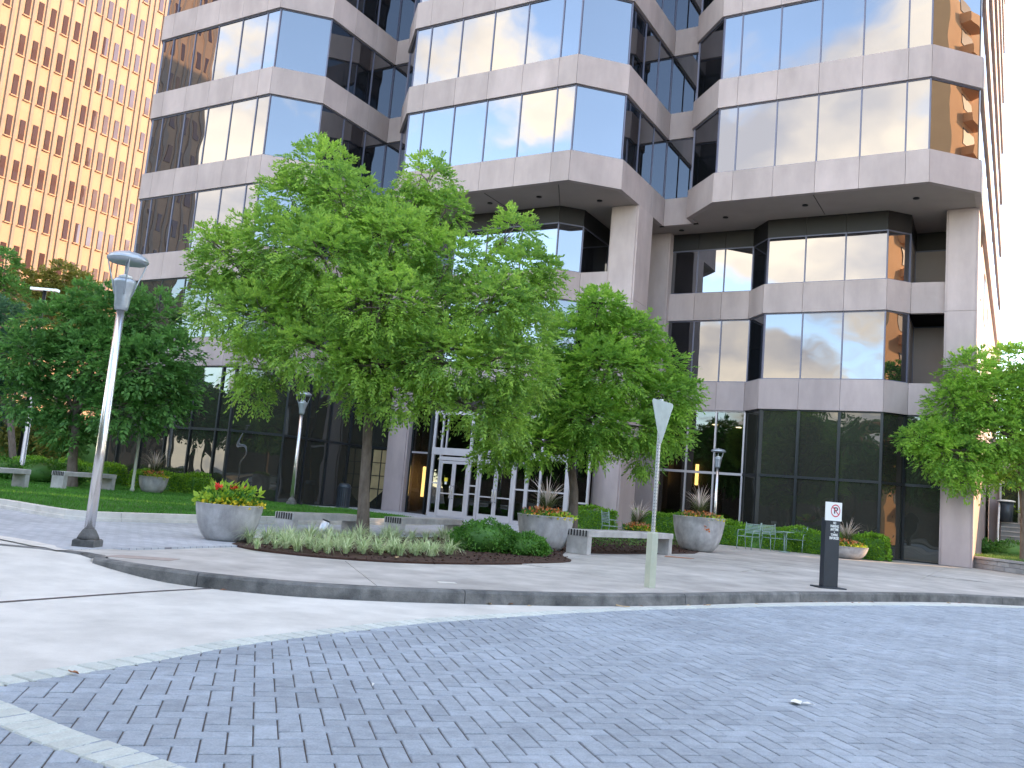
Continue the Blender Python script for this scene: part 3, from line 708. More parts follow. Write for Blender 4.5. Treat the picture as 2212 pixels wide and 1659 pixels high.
# lobby ceiling
MB().prism([tuple(lv(*p)) for p in [(-14.6, 36.2), (-9.8, 36.2), (-9.8, 41), (-14.6, 41)]], 5.0, 5.4).build('lobby_ceiling', MT['greywall'], OT)
for u, v in ((-13.0, 37.5), (-11.6, 37.6), (-10.8, 38.5), (-12.4, 39.5)):
    MB().lathe([(.12, -.02), (.12, 0)], 12).build('lobby_light', MT['downlight'], OT, (*lv(u, v), 4.99))
for u in (-14.2, -12.75):
    MB().box((0, 0, 0), (.13, .1, .95)).build('wall_sconce', MT['sconce'], OT, (*lv(u, 39.0), 2.8))
MB().box((0, 0, 0), (5.2, .2, 5.0)).build('lobby_wall', MT['room'], OT, (*lv(-12.3, 39.25), 2.5))
# columns
def column(u0, u1, v0, v1, z1=13.25, z0=0.0, name='column'):
    w = u1-u0; mb = MB(); c = lv((u0+u1)/2, (v0+v1)/2)
    zs = [z0, .0+5.43, 9.33, z1]
    for a, b in zip(zs[:-1], zs[1:]):
        mb.box((0, 0, (a+b)/2), (w-.18, v1-v0, b-a-.012)); 
        for s in (-1, 1):
            mb.box((s*(w/2-.05), .04, (a+b)/2), (.08, v1-v0-.02, b-a-.012))
    mb.build(name, MT['stone'], OT, (*c, 0))
column(-24.85, -23.7, 31.55, 33.2)
column(-14.65, -13.42, 31.75, 33.3)
column(-14.6, -13.45, 35.6, 37.2)
column(-2.5, -1.40, 35.5, 37.3)
# lower flank wall with slot windows
fw_ = MB(); fw_.box((0, 0, 6.6), (.3, 32.7, 13.2)); fw_.build('flank_wall', MT['stone'], OT, (*lv(-1.6, 53.7), 0))
for v, z, h in ((38.3, 10.53, 2.7), (43.6, 10.53, 2.1), (48.5, 10.53, 1.6), (38.4, 6.63, 2.2)):
    MB().box((0, 0, h/2), (.04, 1.6, h)).build('slot_window', MT['dglass'], OT, (*lv(-1.44, v), z))
# ------------------------------------------------------------------ entrance
EN = thing('entrance_doors', 'silver framed glass entrance with two pairs of doors under the centre bay', 'doors', W(-21.85, 30.9, 0), ANG)
def fbox(name, x0, x1, y0, y1, z0, z1, m='silver', par=EN):
    return MB().box(((x0+x1)/2, (y0+y1)/2, (z0+z1)/2), (x1-x0, y1-y0, z1-z0)).build(name, MT[m], par)
x_end = 6.65
posts = [(0, .12), (.42, .50), (1.90, 2.04), (2.36, 2.48), (4.12, 4.24), (4.66, 4.82), (5.30, 5.40), (6.45, 6.65)]
for a, b in posts: fbox('frame_post', a, b, 0, .14, 0, 4.35)
fbox('head_rail', 0, x_end, -.012, .152, 2.62, 2.92); fbox('head_rail', 0, x_end, -.012, .152, 4.35, 4.5); fbox('head_rail', .5, 4.66, .002, .138, 2.40, 2.55)
fbox('frame_post', .66, .72, .01, .13, 2.92, 4.35); fbox('frame_post', 3.3, 3.36, .01, .13, 2.92, 4.35)
for a, b in ((.12, .42), (2.04, 2.36), (4.24, 4.66), (4.82, 5.30), (5.40, 6.45)):
    fbox('side_rail', a, b, .01, .13, 1.38, 1.44); fbox('side_rail', a, b, .01, .13, .0, .16); fbox('side_pane', a, b, .06, .08, .16, 2.62, 'lglass')
fbox('transom_pane', .12, 6.45, .06, .08, 2.92, 4.35, 'lglass')
def door(x0, x1, hside):
    d = fbox('door', x0, x0+.09, .0, .06, .02, 2.38)
    for q in ((x1-.09, x1, .02, 2.38), (x0+.09, x1-.09, .02, .30), (x0+.09, x1-.09, 2.26, 2.38), (x0+.09, x1-.09, .98, 1.03)):
        fbox('door_rail', q[0], q[1], .004, .056, q[2], q[3], 'silver', d)
    fbox('door_pane', x0+.09, x1-.09, .025, .035, .30, 2.26, 'lglass', d)
    hx = x1-.06 if hside else x0+.06
    mb = MB(); mb.tube([(hx, 0, .80), (hx, -.09, .82), (hx, -.10, .9), (hx, -.10, 1.25), (hx, -.09, 1.32), (hx, 0, 1.34)], .019, 8); mb.build('door_handle', MT['polish'], d)
    return d
door(.52, 1.20, 1); dd_ = door(1.21, 1.89, 0)
door(2.50, 3.30, 1); door(3.31, 4.11, 0)
MB().box((.86, -.008, 1.58), (.16, .006, .16)).build('yellow_sticker', MT['yellow'], EN)
MB().box((.86, -.008, 1.44), (.10, .006, .11)).build('white_notice', MT['paper'], EN)
fbox('mid_rail', 2.04, 2.36, -.004, .0, 1.05, 1.10)
def text_mesh(s, size, m, ext=.006, bold=.0):
    cu = bpy.data.curves.new('lettering', 'FONT'); cu.body = s; cu.size = size; cu.align_x = 'CENTER'; cu.align_y = 'CENTER'; cu.extrude = ext; cu.offset = bold; cu.resolution_u = 3
    ob = bpy.data.objects.new('tmp', cu); COL.objects.link(ob); dg = bpy.context.evaluated_depsgraph_get()
    me = bpy.data.meshes.new_from_object(ob.evaluated_get(dg)); bpy.data.objects.remove(ob); me.materials.clear(); me.materials.append(m); return me
o = link('street_number', text_mesh('3414', .52, MT['silver'], .015, .006), EN, (3.62, -.03, 3.45)); o.rotation_euler = (rad(90), 0, 0)
# returns of the vestibule and the sidelights to the columns
ES = thing('entrance_sidelight', 'tall dark sidelight with yellow strip lamp left of the entrance doors', 'window', W(-23.7, 31.85, 0), ANG)
for x0, x1 in ((0, .07), (.95, 1.02)): fbox('mullion', x0, x1, 0, .12, 0, 5.4, 'darkmull', ES)
fbox('pane', .07, .95, .05, .07, 0, 5.4, 'lglass', ES); fbox('rail', .07, .95, .02, .10, 2.66, 2.74, 'silver', ES)
MB().tube([(1.02, .0, 0), (1.25, -.3, 0), (1.25, -.3, 5.4)], .04, 8).build('corner_post', MT['darkmull'], ES)
fbox('strip_lamp', .42, .55, .5, .58, .75, 2.1, 'sconce', ES)
MB().add([(1.02, .02, 0), (1.80, -.93, 0), (1.80, -.93, 5.4), (1.02, .02, 5.4)], [(0, 1, 2, 3)]).build('return_pane', MT['lglass'], ES)
ER = thing('entrance_sidelight', 'dark glass sidelight between the entrance doors and the centre column', 'window', W(-15.2, 31.0, 0), ANG)
for x0, x1 in ((0, .06), (.62, .70)): fbox('mullion', x0, x1, .2, .32, 0, 5.4, 'silver', ER)
fbox('pane', .06, .62, .25, .27, 0, 5.4, 'lglass', ER); fbox('rail', .06, .62, .22, .30, 1.05, 1.12, 'silver', ER)
# canopy band over the doors
MB().prism([tuple(lv(*p)) for p in [(-23.6, 31.95), (-22.75, 31.95), (-21.95, 31.05), (-15.2, 31.05), (-14.7, 31.9), (-14.7, 37.9), (-23.6, 37.9)]], 4.55, 5.42).build('lobby_bulkhead', MT['room'], OT)
# pane left of the left column, its warm interior light put into the colour
WP = thing('lit_window', 'golden lit ground floor window left of the entrance column', 'window', W(-26.0, 32.0, 0), ANG)
fbox('pane', .1, 1.1, .0, .015, .3, 2.7, 'warmroom', WP); fbox('mullion', .56, .60, -.03, .0, .3, 2.7, 'darkmull', WP)
for z in (.9, 1.5, 2.1): fbox('shelf', .1, 1.1, -.02, .0, z, z+.03, 'bindark', WP)

# low wing, stairs and storefront at far right
WG = thing('low_wing', 'low side wing with dark storefront at the top of steps, far right', 'building', W(-1.3, 49.6, 0), ANG)
fbox('wall', 0, 14, .3, 6, 0, 6.0, 'stone', WG); fbox('storefront_pane', .5, 9, .2, .26, 1.9, 4.4, 'dglass', WG)
for x in (.45, 1.25, 3.0, 3.55, 5.6): fbox('frame_post', x, x+.09, .1, .22, 1.9, 4.4, 'galv', WG)
fbox('head_rail', .45, 9, .12, .21, 3.75, 3.87, 'galv', WG)
MB().lathe([(.1, -.2), (.17, 0), (.1, .2)], 10).build('wall_lamp', MT['downlight'], WG, (2.0, .05, 4.05))
ST = thing('steps', 'grey concrete steps with white handrails up to the storefront', 'stairs', W(-.75, 46.6, 0), ANG)
for i in range(9):
    fbox('step', 0, 2.4, i*.32, 3.0, .21*i, .21*(i+1)-.05, 'stair', ST); fbox('tread', 0, 2.4, i*.32-.04, i*.32+.36, .21*(i+1)-.05, .21*(i+1), 'slab', ST)
for x in (-.08, 2.48):
    MB().tube([(x, -.1, 0), (x, -.1, 1.5), (x, 2.7, 2.9), (x, 2.7, 1.9)], .045, 8).build('handrail', MT['signwhite'], ST)
tb = thing('trash_can', 'dark round trash can at the top of the steps', 'trash can', W(-.55, 49.2, 1.9), ANG)
MB().lathe([(.27, 0), (.33, .95), (.3, .95)], 18).build('can', MT['bin'], tb); MB().lathe([(.40, .97), (.40, 1.02), (.2, 1.06)], 18).build('lid', MT['signwhite'], tb)
pt = thing('flower_pot', 'pale pot with yellow plant beside the trash can', 'planter', W(.25, 49.2, 1.9), ANG)
MB().lathe([(.17, 0), (.24, .45), (.2, .45)], 16).build('pot', MT['signwhite'], pt)
Pq = RNG.normal(0, 1, (160, 3))*[.2, .2, .1]+[.1, 0, .55]; link('foliage', quads_mesh('foliage', leaf_quads(Pq, RNG.normal(0, 1, (160, 3))+[0, 0, .8], RNG.normal(0, 1, (160, 3)), np.full(160, .16), np.full(160, .07)), MT['lime']), pt)

# ------------------------------------------------------------------ tan tower on the left
TT = thing('ribbed_tower', 'tan ribbed high-rise lit by low sun with groups of narrow windows, left', 'building', W(-74.5, -8.9, 0), math.atan2(EV[1], EV[0]))
# local x runs along v, local y runs towards +... (away from viewer side is +y -> -u)
TV = lambda v: v+8.9
MB().box((37, 11, 42.5), (74, 22, 85)).build('wall', MT['towerwall'], TT)
p1 = TV(39.04); PW1, GP = 1.145, 6.30
wins = []; ribs = []
gi = -10
g0 = p1
pitch = GP
while True:
    s = g0+gi*pitch
    if s > 76: break
    if s > -6:
        for j in range(6): ribs.append(s-.57+j*PW1)
        for j in range(5): wins.append(s+j*PW1)
    gi += 1
ribm = MB().box((0, -.05, 42.5), (.24, .10, 85)).mesh('rib', MT['towerrib'])
for r in ribs:
    if .2 < r < 73.8: link('rib', ribm, TT, (r, 0, 0))
wm = MB().box((0, -.03, .9), (.43, .06, 1.8)).mesh('window', MT['towerglass']); sm = MB().box((0, -.08, -.06), (.62, .16, .10)).mesh('sill', MT['towersill'])
cnt = 0; far = MB()
for wx in wins:
    if not (.6 < wx < 73.4): continue
    for k in range(22):
        z = 34.83-15*3.6+k*3.6+.0
        z = 20.4+(k-5)*3.61*1.0
        if z < 1 or z > 82: continue
        seen = (wx > TV(34) and 15 < z < 54)
        if seen and cnt < 290:
            w_ = link('window', wm, TT, (wx, 0, z)); link('sill', sm, w_, (0, 0, 0)); cnt += 1
        else:
            far.box((wx, -.03, z+.9), (.43, .06, 1.8))
prop(far.build('further_windows', MT['towerglass'], TT), kind='stuff')

# ------------------------------------------------------------------ outside the frame: an added sun blocker, and the tower the glass mirrors
NB = thing('sun_blocker_block', 'added unseen grey block beyond the right of the plaza, blocking the low sun', 'building', W(24.2, 60.6, 0), math.atan2(sdir[1], sdir[0])-math.pi/2)  # block added out of view to keep low sun off the plaza
MB().box((17, 9, 26), (34, 18, 52)).build('wall', MT['greywall'], NB)
nb = MB()
for k in range(12):
    nb.box((17, -.05, 3.2+k*3.8), (32, .1, 1.9))
nb.build('window_bands', MT['dglass'], NB)
AB = thing('apartment_tower', 'apricot apartment tower mirrored in the right bay glass', 'building', Vector((57.5, 0.5, 0)), rad(-15))
MB().box((12, -12, 26), (24, 24, 52)).build('wall', MT['brick'], AB)
bal = MB(); wn = MB()
for k in range(15):
    z = 2.5+k*3.4
    for x in (5.0, 12, 19):
        bal.box((x, .5, z), (3.0, 1.0, .9)); wn.box((x, .03, z+1.7), (2.6, .06, 1.5))
    for y in (-5, -12, -19): wn.box((-.03, y, z+1.4), (.06, 2.6, 1.7))
bal.build('balconies', MT['brick'], AB); wn.build('windows', MT['bindark'], AB)
# ------------------------------------------------------------------ lawn with kerb
LK = smooth(curve_px([(-420, 1040), (-150, 1077), (0, 1096), (60, 1106), (110, 1115), (150, 1121), (190, 1125), (326, 1128), (424, 1130), (600, 1132), (760, 1133), (880, 1134)])+[gr(922, 1134)], 5)
LKL = arclen(LK)
lawn_pts = [p for p in LK]
back = [gr(915, 1122, .16), gr(860, 1112, .18), gr(800, 1104, .2), gr(750, 1097, .2), gr(690, 1093, .2), W(-22.6, 24.3, .2), W(-27.8, 24.2, .2), W(-35.6, 24.3, .2), W(-50, 26, .2)]
mb = MB(); lpoly = [(p.x, p.y) for p in lawn_pts]+[(p.x, p.y) for p in back]
mb.prism(lpoly, -.05, .165); lawn = mb.build('lawn', MT['grassbase']); prop(lawn, kind='structure')
s = 0; kstep = 2.0
while s < LKL[-1]-.2:
    e = min(s+kstep, LKL[-1]); k = 4; vs = []; fs = []; o0, _ = sample(LK, LKL, (s+e)/2)
    for i in range(k+1):
        q_ = s+.004+(e-s-.008)*i/k; p, d = sample(LK, LKL, q_); d = sum((sample(LK, LKL, q_+w)[1] for w in (-.3, -.15, 0, .15, .3)), Vector()).normalized(); n_ = Vector((-d.y, d.x, 0))
        p = p-o0
        prof = [(-.19, 0), (-.19, .07), (-.155, .075), (-.155, .185), (.01, .19), (.01, 0)]
        vs += [tuple(p+n_*a+Vector((0, 0, z))) for a, z in prof]
    q = len(prof)
    for i in range(k):
        for j in range(q-1): fs.append((i*q+j, (i+1)*q+j, (i+1)*q+j+1, i*q+j+1))
    fs += [tuple(reversed(range(q))), tuple(range(k*q, k*q+q))]
    mb = MB(); mb.add(vs, fs); mb.build('kerb_stone', MT['whitekerb'], lawn, o0); s = e
def in_poly(P, poly):
    x, y = P[:, 0], P[:, 1]; ins = np.zeros(len(P), bool); j = len(poly)-1
    for i in range(len(poly)):
        xi, yi = poly[i]; xj, yj = poly[j]
        c = ((yi > y) != (yj > y)) & (x < (xj-xi)*(y-yi)/(yj-yi+1e-12)+xi); ins ^= c; j = i
    return ins
def blades(name, poly, n, z, h, w, m, parent=None, cells_=None):
    xs = [p[0] for p in poly]; ys = [p[1] for p in poly]
    P = np.stack([RNG.uniform(min(xs), max(xs), n), RNG.uniform(min(ys), max(ys), n)], 1); P = P[in_poly(P, poly)]
    k = len(P); hh = h*RNG.uniform(.5, 1.3, (k, 1)); a = RNG.uniform(0, 6.28, k); D = np.stack([np.cos(a), np.sin(a), np.zeros(k)], 1)*w
    B = np.column_stack([P, np.full(k, z)]); T = B+np.column_stack([RNG.normal(0, h*.35, (k, 2)), hh])
    V = np.stack([B-D, B+D, T], 1); o = link(name, quads_mesh(name, V, m), parent); prop(o, kind='stuff'); return o
prop(blades('grass', lpoly, 230000, .16, .055, .012, MT['grass']), 'short green grass of the kerbed lawn', 'grass')

# ------------------------------------------------------------------ planting beds
bed = smooth(curve_px([(500, 1176), (560, 1188), (700, 1203), (850, 1213), (1000, 1217), (1130, 1217), (1232, 1213), (1215, 1200), (1235, 1188), (1300, 1196), (1440, 1196), (1500, 1196)]), 4)
bedb = [gr(1560, 1172), gr(1450, 1162), gr(1300, 1157), gr(1150, 1156), gr(980, 1162), gr(850, 1160), gr(700, 1158), gr(600, 1160), gr(530, 1165)]
bpoly = [(p.x, p.y) for p in bed]+[(p.x, p.y) for p in bedb]
mb = MB()
cx = sum(p[0] for p in bpoly)/len(bpoly); cy = sum(p[1] for p in bpoly)/len(bpoly)
mb.prism(bpoly, -.02, .012); nb_ = len(bpoly)
inn = []
bd = [Vector((p[0], p[1], 0)) for p in bpoly]
o = mb.build('planting_bed', MT['mulch']); prop(o, kind='structure')
# mulch chips
n = 16000; xs = [p[0] for p in bpoly]; ys = [p[1] for p in bpoly]
Pm = np.stack([RNG.uniform(min(xs), max(xs), n), RNG.uniform(min(ys), max(ys), n)], 1); Pm = Pm[in_poly(Pm, bpoly)]
k = len(Pm); B = np.column_stack([Pm, RNG.uniform(.012, .055, k)])
V = leaf_quads(B, np.column_stack([RNG.normal(0, 1, (k, 2)), RNG.normal(0, .35, k)]), RNG.normal(0, 1, (k, 3))*.5+[0, 0, 1], RNG.uniform(.04, .11, k), RNG.uniform(.02, .05, k))
prop(link('mulch_chips', quads_mesh('mulch_chips', V, MT['mulch'])), 'dark brown shredded bark mulch covering the planting bed', 'mulch', kind='stuff')

# striped grass clumps
def clump_mesh(nb__, L, w, m, name, spread=1.0, seed=1, seg=4, rise=1.0):
    rng = np.random.default_rng(seed); out = []
    a = rng.uniform(0, 6.28, nb__); lean = rng.uniform(.25, 1.1, nb__)*spread; LL = L*rng.uniform(.7, 1.15, nb__)
    prev = None
    D = np.column_stack([np.cos(a), np.sin(a), np.zeros(nb__)]); S = np.column_stack([-np.sin(a), np.cos(a), np.zeros(nb__)])
    base = D*rng.uniform(0, .05, (nb__, 1))
    pts = []
    for i in range(seg+1):
        t = i/seg; ang = lean*(t**1.1)*1.4
        pts.append(base + D*(LL*t*np.sin(ang*.75))[:, None] + np.array([0, 0, 1])*(LL*t*np.cos(ang*.75)*rise)[:, None])
    wv = [w*(1-.9*(i/seg)**2) for i in range(seg+1)]
    V = []
    mbv = []; 
    vs = np.concatenate([np.stack([p-S*ww/2, p+S*ww/2], 1) for p, ww in zip(pts, wv)], 1)   # n,(seg+1)*2,3
    n_ = nb__; kk = (seg+1)*2
    me = bpy.data.meshes.new(name); fs = []
    for b in range(n_):
        for i in range(seg): q = b*kk+i*2; fs.append((q, q+1, q+3, q+2))
    me.from_pydata(vs.reshape(-1, 3).tolist(), [], fs); me.materials.append(m); return me
cm = [clump_mesh(64, .37, .016, MT['lirio'], 'striped_grass', 1.35, seed=i) for i in range(3)]
cpx = []
for i in range(15): cpx.append((540+i*31, 1177+i*1.5+random.uniform(-2, 2)))
for i in range(16): cpx.append((560+i*27, 1186+i*1.2+random.uniform(-2, 2)))
for i in range(24): cpx.append((575+i*17, 1169+random.uniform(-2, 2)))
for i in range(9): cpx.append((640+i*36, 1195+i*1.0))
for (x, y) in cpx:
    if y > 1203-abs(x-1000)*.02 and x < 700: continue
    p = gr(x+random.uniform(-9, 9), y+random.uniform(-2.5, 1.5)); o = link('striped_grass_clump', random.choice(cm), None, (p.x, p.y, .02), random.uniform(0, 6)); s_ = random.uniform(.65, 1.15); o.scale = (s_, s_, s_)
    prop(o, 'pale striped grass clump growing in the mulch round the big tree', 'grass clump', 'striped grass clumps along the planting bed')
# ground cover behind the right bench
gc = [gr(1240, 1178), gr(1300, 1186), gr(1440, 1186), gr(1500, 1180), gr(1540, 1166), gr(1440, 1150), gr(1300, 1143), gr(1240, 1145), gr(1180, 1150)]
gp = [(p.x, p.y) for p in gc]; xs = [p[0] for p in gp]; ys = [p[1] for p in gp]
Pm = np.stack([RNG.uniform(min(xs), max(xs), 9000), RNG.uniform(min(ys), max(ys), 9000)], 1); Pm = Pm[in_poly(Pm, gp)]; k = len(Pm)
V = leaf_quads(np.column_stack([Pm, RNG.uniform(.03, .22, k)]), RNG.normal(0, 1, (k, 3))+[0, 0, .6], RNG.normal(0, 1, (k, 3)), RNG.uniform(.05, .10, k), RNG.uniform(.03, .06, k))
prop(link('ground_cover', quads_mesh('ground_cover', V, MT['cover'])), 'low leafy ground cover behind the right bench', 'ground cover', kind='stuff')

def leafball(name, label, cat, base, lobes, n, m, leaf=(.10, .06), group=None, core=.8, hang=0):
    t = thing(name, label, cat, base, 0, group)
    P, D = lobe_points(lobes, n, shell=.78)
    k = len(P); P[:, 2] = np.maximum(P[:, 2], .02)
    V = leaf_quads(P, D+RNG.normal(0, .6, (k, 3)), D+RNG.normal(0, .6, (k, 3)), leaf[0]*RNG.uniform(.6, 1.3, k), leaf[1]*RNG.uniform(.6, 1.3, k))
    link('foliage', quads_mesh('foliage', V, m), t)
    mb = MB()
    for c, r in lobes:
        pr = [(max(.01, math.sin(a)*r[0]*core), c[2]-math.cos(a)*r[2]*core) for a in [i*math.pi/8 for i in range(9)]]
        mb.lathe([(q[0], max(q[1], 0)) for q in pr], 12, (c[0], c[1], 0))
    mb.build('stems', MT['leafd'], t); return t
leafball('round_shrub', 'larger rounded dark green shrub beside the middle planter', 'shrub', gr(1040, 1192), [((0, .1, .28), (.62, .5, .38)), ((.45, .2, .22), (.4, .4, .3)), ((-.35, 0, .2), (.35, .35, .25))], 7500, MT['shrub'], (.055, .035))
leafball('round_shrub', 'smaller rounded shrub against the middle planter bowl', 'shrub', gr(1130, 1199), [((0, .05, .18), (.48, .4, .27)), ((.3, .1, .13), (.25, .25, .18))], 4500, MT['shrub'], (.055, .035))
def hedge(label, a, b, depth, h, z=0.0, n=9000, m='hedge', group=None):
    a = Vector(a); b = Vector(b); d = b-a; L = d.length; ang = math.atan2(d.y, d.x)
    t = thing('clipped_hedge', label, 'hedge', (a.x, a.y, z), ang, group)
    MB().box((L/2, depth/2, h*.47), (L-.12, depth-.12, h*.94)).build('stems', MT['leafd'], t)
    # surface points on front, top and ends
    k = n; f = RNG.uniform(0, 1, k); A1 = L*h; A2 = L*depth; A3 = depth*h; T = 2*A1+A2+2*A3
    x = RNG.uniform(0, L, k); y = RNG.uniform(0, depth, k); zz = RNG.uniform(0, h, k); Nn = np.zeros((k, 3))
    c1 = f < A1/T; c2 = (~c1) & (f < 2*A1/T); c3 = (~c1) & (~c2) & (f < (2*A1+A2)/T); c4 = (~c1) & (~c2) & (~c3) & (f < (2*A1+A2+A3)/T); c5 = ~(c1 | c2 | c3 | c4)
    y[c1] = 0; Nn[c1] = [0, -1, 0]; y[c2] = depth; Nn[c2] = [0, 1, 0]; zz[c3] = h; Nn[c3] = [0, 0, 1]; x[c4] = 0; Nn[c4] = [-1, 0, 0]; x[c5] = L; Nn[c5] = [1, 0, 0]
    bulge = .06*np.sin(x*2.3)+.04*np.sin(x*5.1+zz*4); P = np.column_stack([x, y, zz])+Nn*(RNG.normal(-.02, .035, k)+bulge)[:, None]
    V = leaf_quads(P, Nn*.9+RNG.normal(0, .6, (k, 3))+[0, 0, .2], Nn+RNG.normal(0, .7, (k, 3)), .085*RNG.uniform(.6, 1.3, k), .05*RNG.uniform(.6, 1.3, k))
    link('foliage', quads_mesh('foliage', V, MT[m]), t); return t
hedge('long clipped bright green hedge in front of the right bay behind the metal chairs', W(-10.4, 33.0), W(-4.0, 33.4), .9, .78, n=16000)
hedge('low clipped hedge stretch behind the right bench, left of the corner planter', W(-14.6, 33.2), W(-10.9, 33.4), .8, .95, n=9000)
hedge('clipped hedge before the left bay, right of the far bowl planter', W(-30.9, 23.0), W(-27.4, 23.2), .9, .75, .1, n=9000)
hedge('long clipped hedge before the left bay behind the far benches', W(-38.5, 22.6), W(-32.2, 22.9), .9, .85, .1, n=12000)
hedge('small clipped bush row by the centre column behind the middle planter', W(-14.9, 30.6), W(-13.2, 30.7), .6, .9, n=4000)

# ------------------------------------------------------------------ planters
def planter(label, p, rim=.6, h=.70, group='concrete bowl planters'):
    t = thing('bowl_planter', label, 'planter', p, random.uniform(0, 6), group)
    pr = [(.52, 0), (.60, .03), (.72, .14), (.82, .30), (.90, .52), (.96, .80), (.985, .97), (1.0, .985), (1.0, 1.0), (.93, 1.0), (.92, .90), (.02, .90)]
    MB().lathe([(a*rim, b*h) for a, b in pr], 40).build('bowl', MT['planter'], t)
    MB().lathe([(.91*rim, .90*h), (.5*rim, .95*h), (.01, .97*h)], 24).build('soil', MT['soil'], t); return t
def mixleaf(t, name, m, n, c, r, L, w, up=.6, seed=0):
    P = RNG.normal(0, 1, (n, 3)); P = unit(P)*RNG.uniform(.4, 1, (n, 1)); P = P*np.array(r)+np.array(c); P[:, 2] = np.maximum(P[:, 2], c[2]-r[2]*.5)
    V = leaf_quads(P, RNG.normal(0, .7, (n, 3))+[0, 0, up]+(P-np.array(c))*1.5, RNG.normal(0, 1, (n, 3))+[0, -.3, .6], L*RNG.uniform(.6, 1.3, n), w*RNG.uniform(.6, 1.3, n))
    link(name, quads_mesh(name, V, m), t)
def flowers(label, p, h, rim, kind):
    t = thing('flower_arrangement', label, 'flowers', (p[0], p[1], p[2]+h*.9))
    R_ = rim*.95
    if kind == 'red':
        mixleaf(t, 'foliage', MT['shrub'], 900, (0, 0, .12), (R_*.9, R_*.9, .22), .12, .06)
        mixleaf(t, 'yellow_flowers', MT['yellow'], 700, (.05, -.05, .08), (R_*1.05, R_*1.0, .12), .055, .055, up=.4)
        mixleaf(t, 'lime_leaves', MT['lime'], 380, (-.1, -.1, .12), (R_*.85, R_*.8, .12), .13, .09)
        mixleaf(t, 'bronze_leaves', MT['lime'], 200, (0, .05, .25), (R_*.9, R_*.7, .14), .16, .06)
        for q in range(6):
            a = random.uniform(0, 6.28); rr = R_*random.uniform(.1, .8); c = (math.cos(a)*rr, math.sin(a)*rr, .34+random.uniform(-.08, .08)); mixleaf(t, 'red_flower', MT['red'], 26, c, (.05, .05, .04), .06, .05)
    else:
        mixleaf(t, 'foliage', MT['shrub'], 700, (0, 0, .05), (R_*1.0, R_*1.0, .16), .10, .06)
        mixleaf(t, 'lime_leaves', MT['lime'], 260, (R_*.25, -.1, .05), (R_*.85, R_*.85, .10), .12, .08)
        mixleaf(t, 'yellow_flowers', MT['yellow'], 520, (R_*.15, -.1, .05), (R_*.95, R_*.95, .10), .055, .05)
        mixleaf(t, 'coral_leaves', MT['coral'], 330, (0, 0, .13), (R_*.8, R_*.8, .15), .08, .05)
        mixleaf(t, 'orange_flowers', MT['orange'], 160, (0, -.1, .14), (R_*.9, R_*.9, .14), .06, .055)
        if kind == 'droop': mixleaf(t, 'orange_flowers', MT['orange'], 60, (.08, -R_*.95, -.18), (.10, .06, .16), .06, .05)
        link('grass_blades', clump_mesh(260, .68, .013, MT['plumeleaf'], 'grass_blades', 1.0, seed=int(rim*100)), t, (0, 0, .05))
        me = clump_mesh(34, .98, .026, MT['plume'], 'plumes', .8, seed=int(rim*77), seg=5)
        # plumes only on the outer half of each stalk
        co = np.empty(len(me.vertices)*3, np.float32); me.vertices.foreach_get('co', co); co = co.reshape(34, -1, 2, 3)
        mid = co.mean(2, keepdims=True); wd = np.array([.1, .12, .35, 1.0, 1.2, .3])[None, :, None, None]; co = mid+(co-mid)*wd*np.array([1, 1, 1.]); me.vertices.foreach_set('co', co.reshape(-1)); me.update()
        link('plumes', me, t, (0, 0, .05)); m2_ = link('plumes', me, t, (0, 0, .05), 1.57)
    return t
pL = gr(490, 1170); pL = Vector((pL.x-.10, pL.y+.25, 0)); planter('concrete bowl planter with red and yellow flowers at the left of the bed', pL, .585, .64); flowers('red and yellow flowers filling the left concrete bowl', pL, .64, .585, 'red')
pM = gr(1205, 1192); pM = Vector((pM.x-.32, pM.y+.4, 0)); planter('concrete bowl planter in the middle, left of the front bench', pM, .68, .80); flowers('plumed grass over coral and yellow flowers in the middle bowl', pM, .80, .68, 'plume')
pR = gr(1506, 1190); planter('concrete bowl planter at the right end of the front bench', pR, .79, 1.02); flowers('tall plumed grass over drooping orange flowers in the right bowl', pR, 1.02, .79, 'droop')
pF = W(-5.15, 32.5); planter('small low concrete planter at the right end of the long hedge', pF, .72, .42); flowers('plumed grass and yellow flowers in the low planter by the hedge end', pF, .42, .62, 'plume')
pB = Vector((9.2, 31.0, 0)); pB = at(1378, 1131, 30); planter('concrete planter half hidden behind the right bench and low ground cover', (pB.x, pB.y, 0), .6, .3); flowers('coral flowers and thin white plumes behind the right bench', (pB.x, pB.y, 0), .4, .6, 'plume')
pLL = gr(328, 1064, .17); planter('far concrete bowl planter on the lawn edge before the left bay', pLL, .52, .58)
t = flowers('dark broad leaved plants in the far bowl planter', pLL, .58, .52, 'plume')

# ------------------------------------------------------------------ benches
def bench(label, a, b, h=.45, depth=.5, z=0.0, slats=True):
    a = Vector(a); b = Vector(b); d = b-a; L = d.length; t = thing('concrete_bench', label, 'bench', (a.x, a.y, z), math.atan2(d.y, d.x), 'concrete benches')
    MB().box((L/2, depth/2, h-.07), (L, depth, .14), bev=.012).build('seat', MT['bench'], t)
    for x in (.09, L-.09):
        lg = MB().box((x, depth/2, (h-.142)/2), (.17, depth-.04, h-.142)).build('leg', MT['bench'], t)
    if slats:
        for k in range(7): MB().box((-.004, .06+k*(depth-.12)/6, h-.07), (.02, .03, .135)).build('end_groove', MT['bindark'], t)
    return t
bench('concrete bench in front, between the middle and right bowl planters', gr(1268, 1199), gr(1452, 1199), .55, .62)
bench('left of the two concrete benches behind the big tree, by the tilted floodlight', gr(640, 1152)-Vector((.1, 0, 0)), gr(783, 1152), .42, .55)
bench('right of the two concrete benches behind the big tree', gr(866, 1157), gr(1000, 1157), .42, .55)
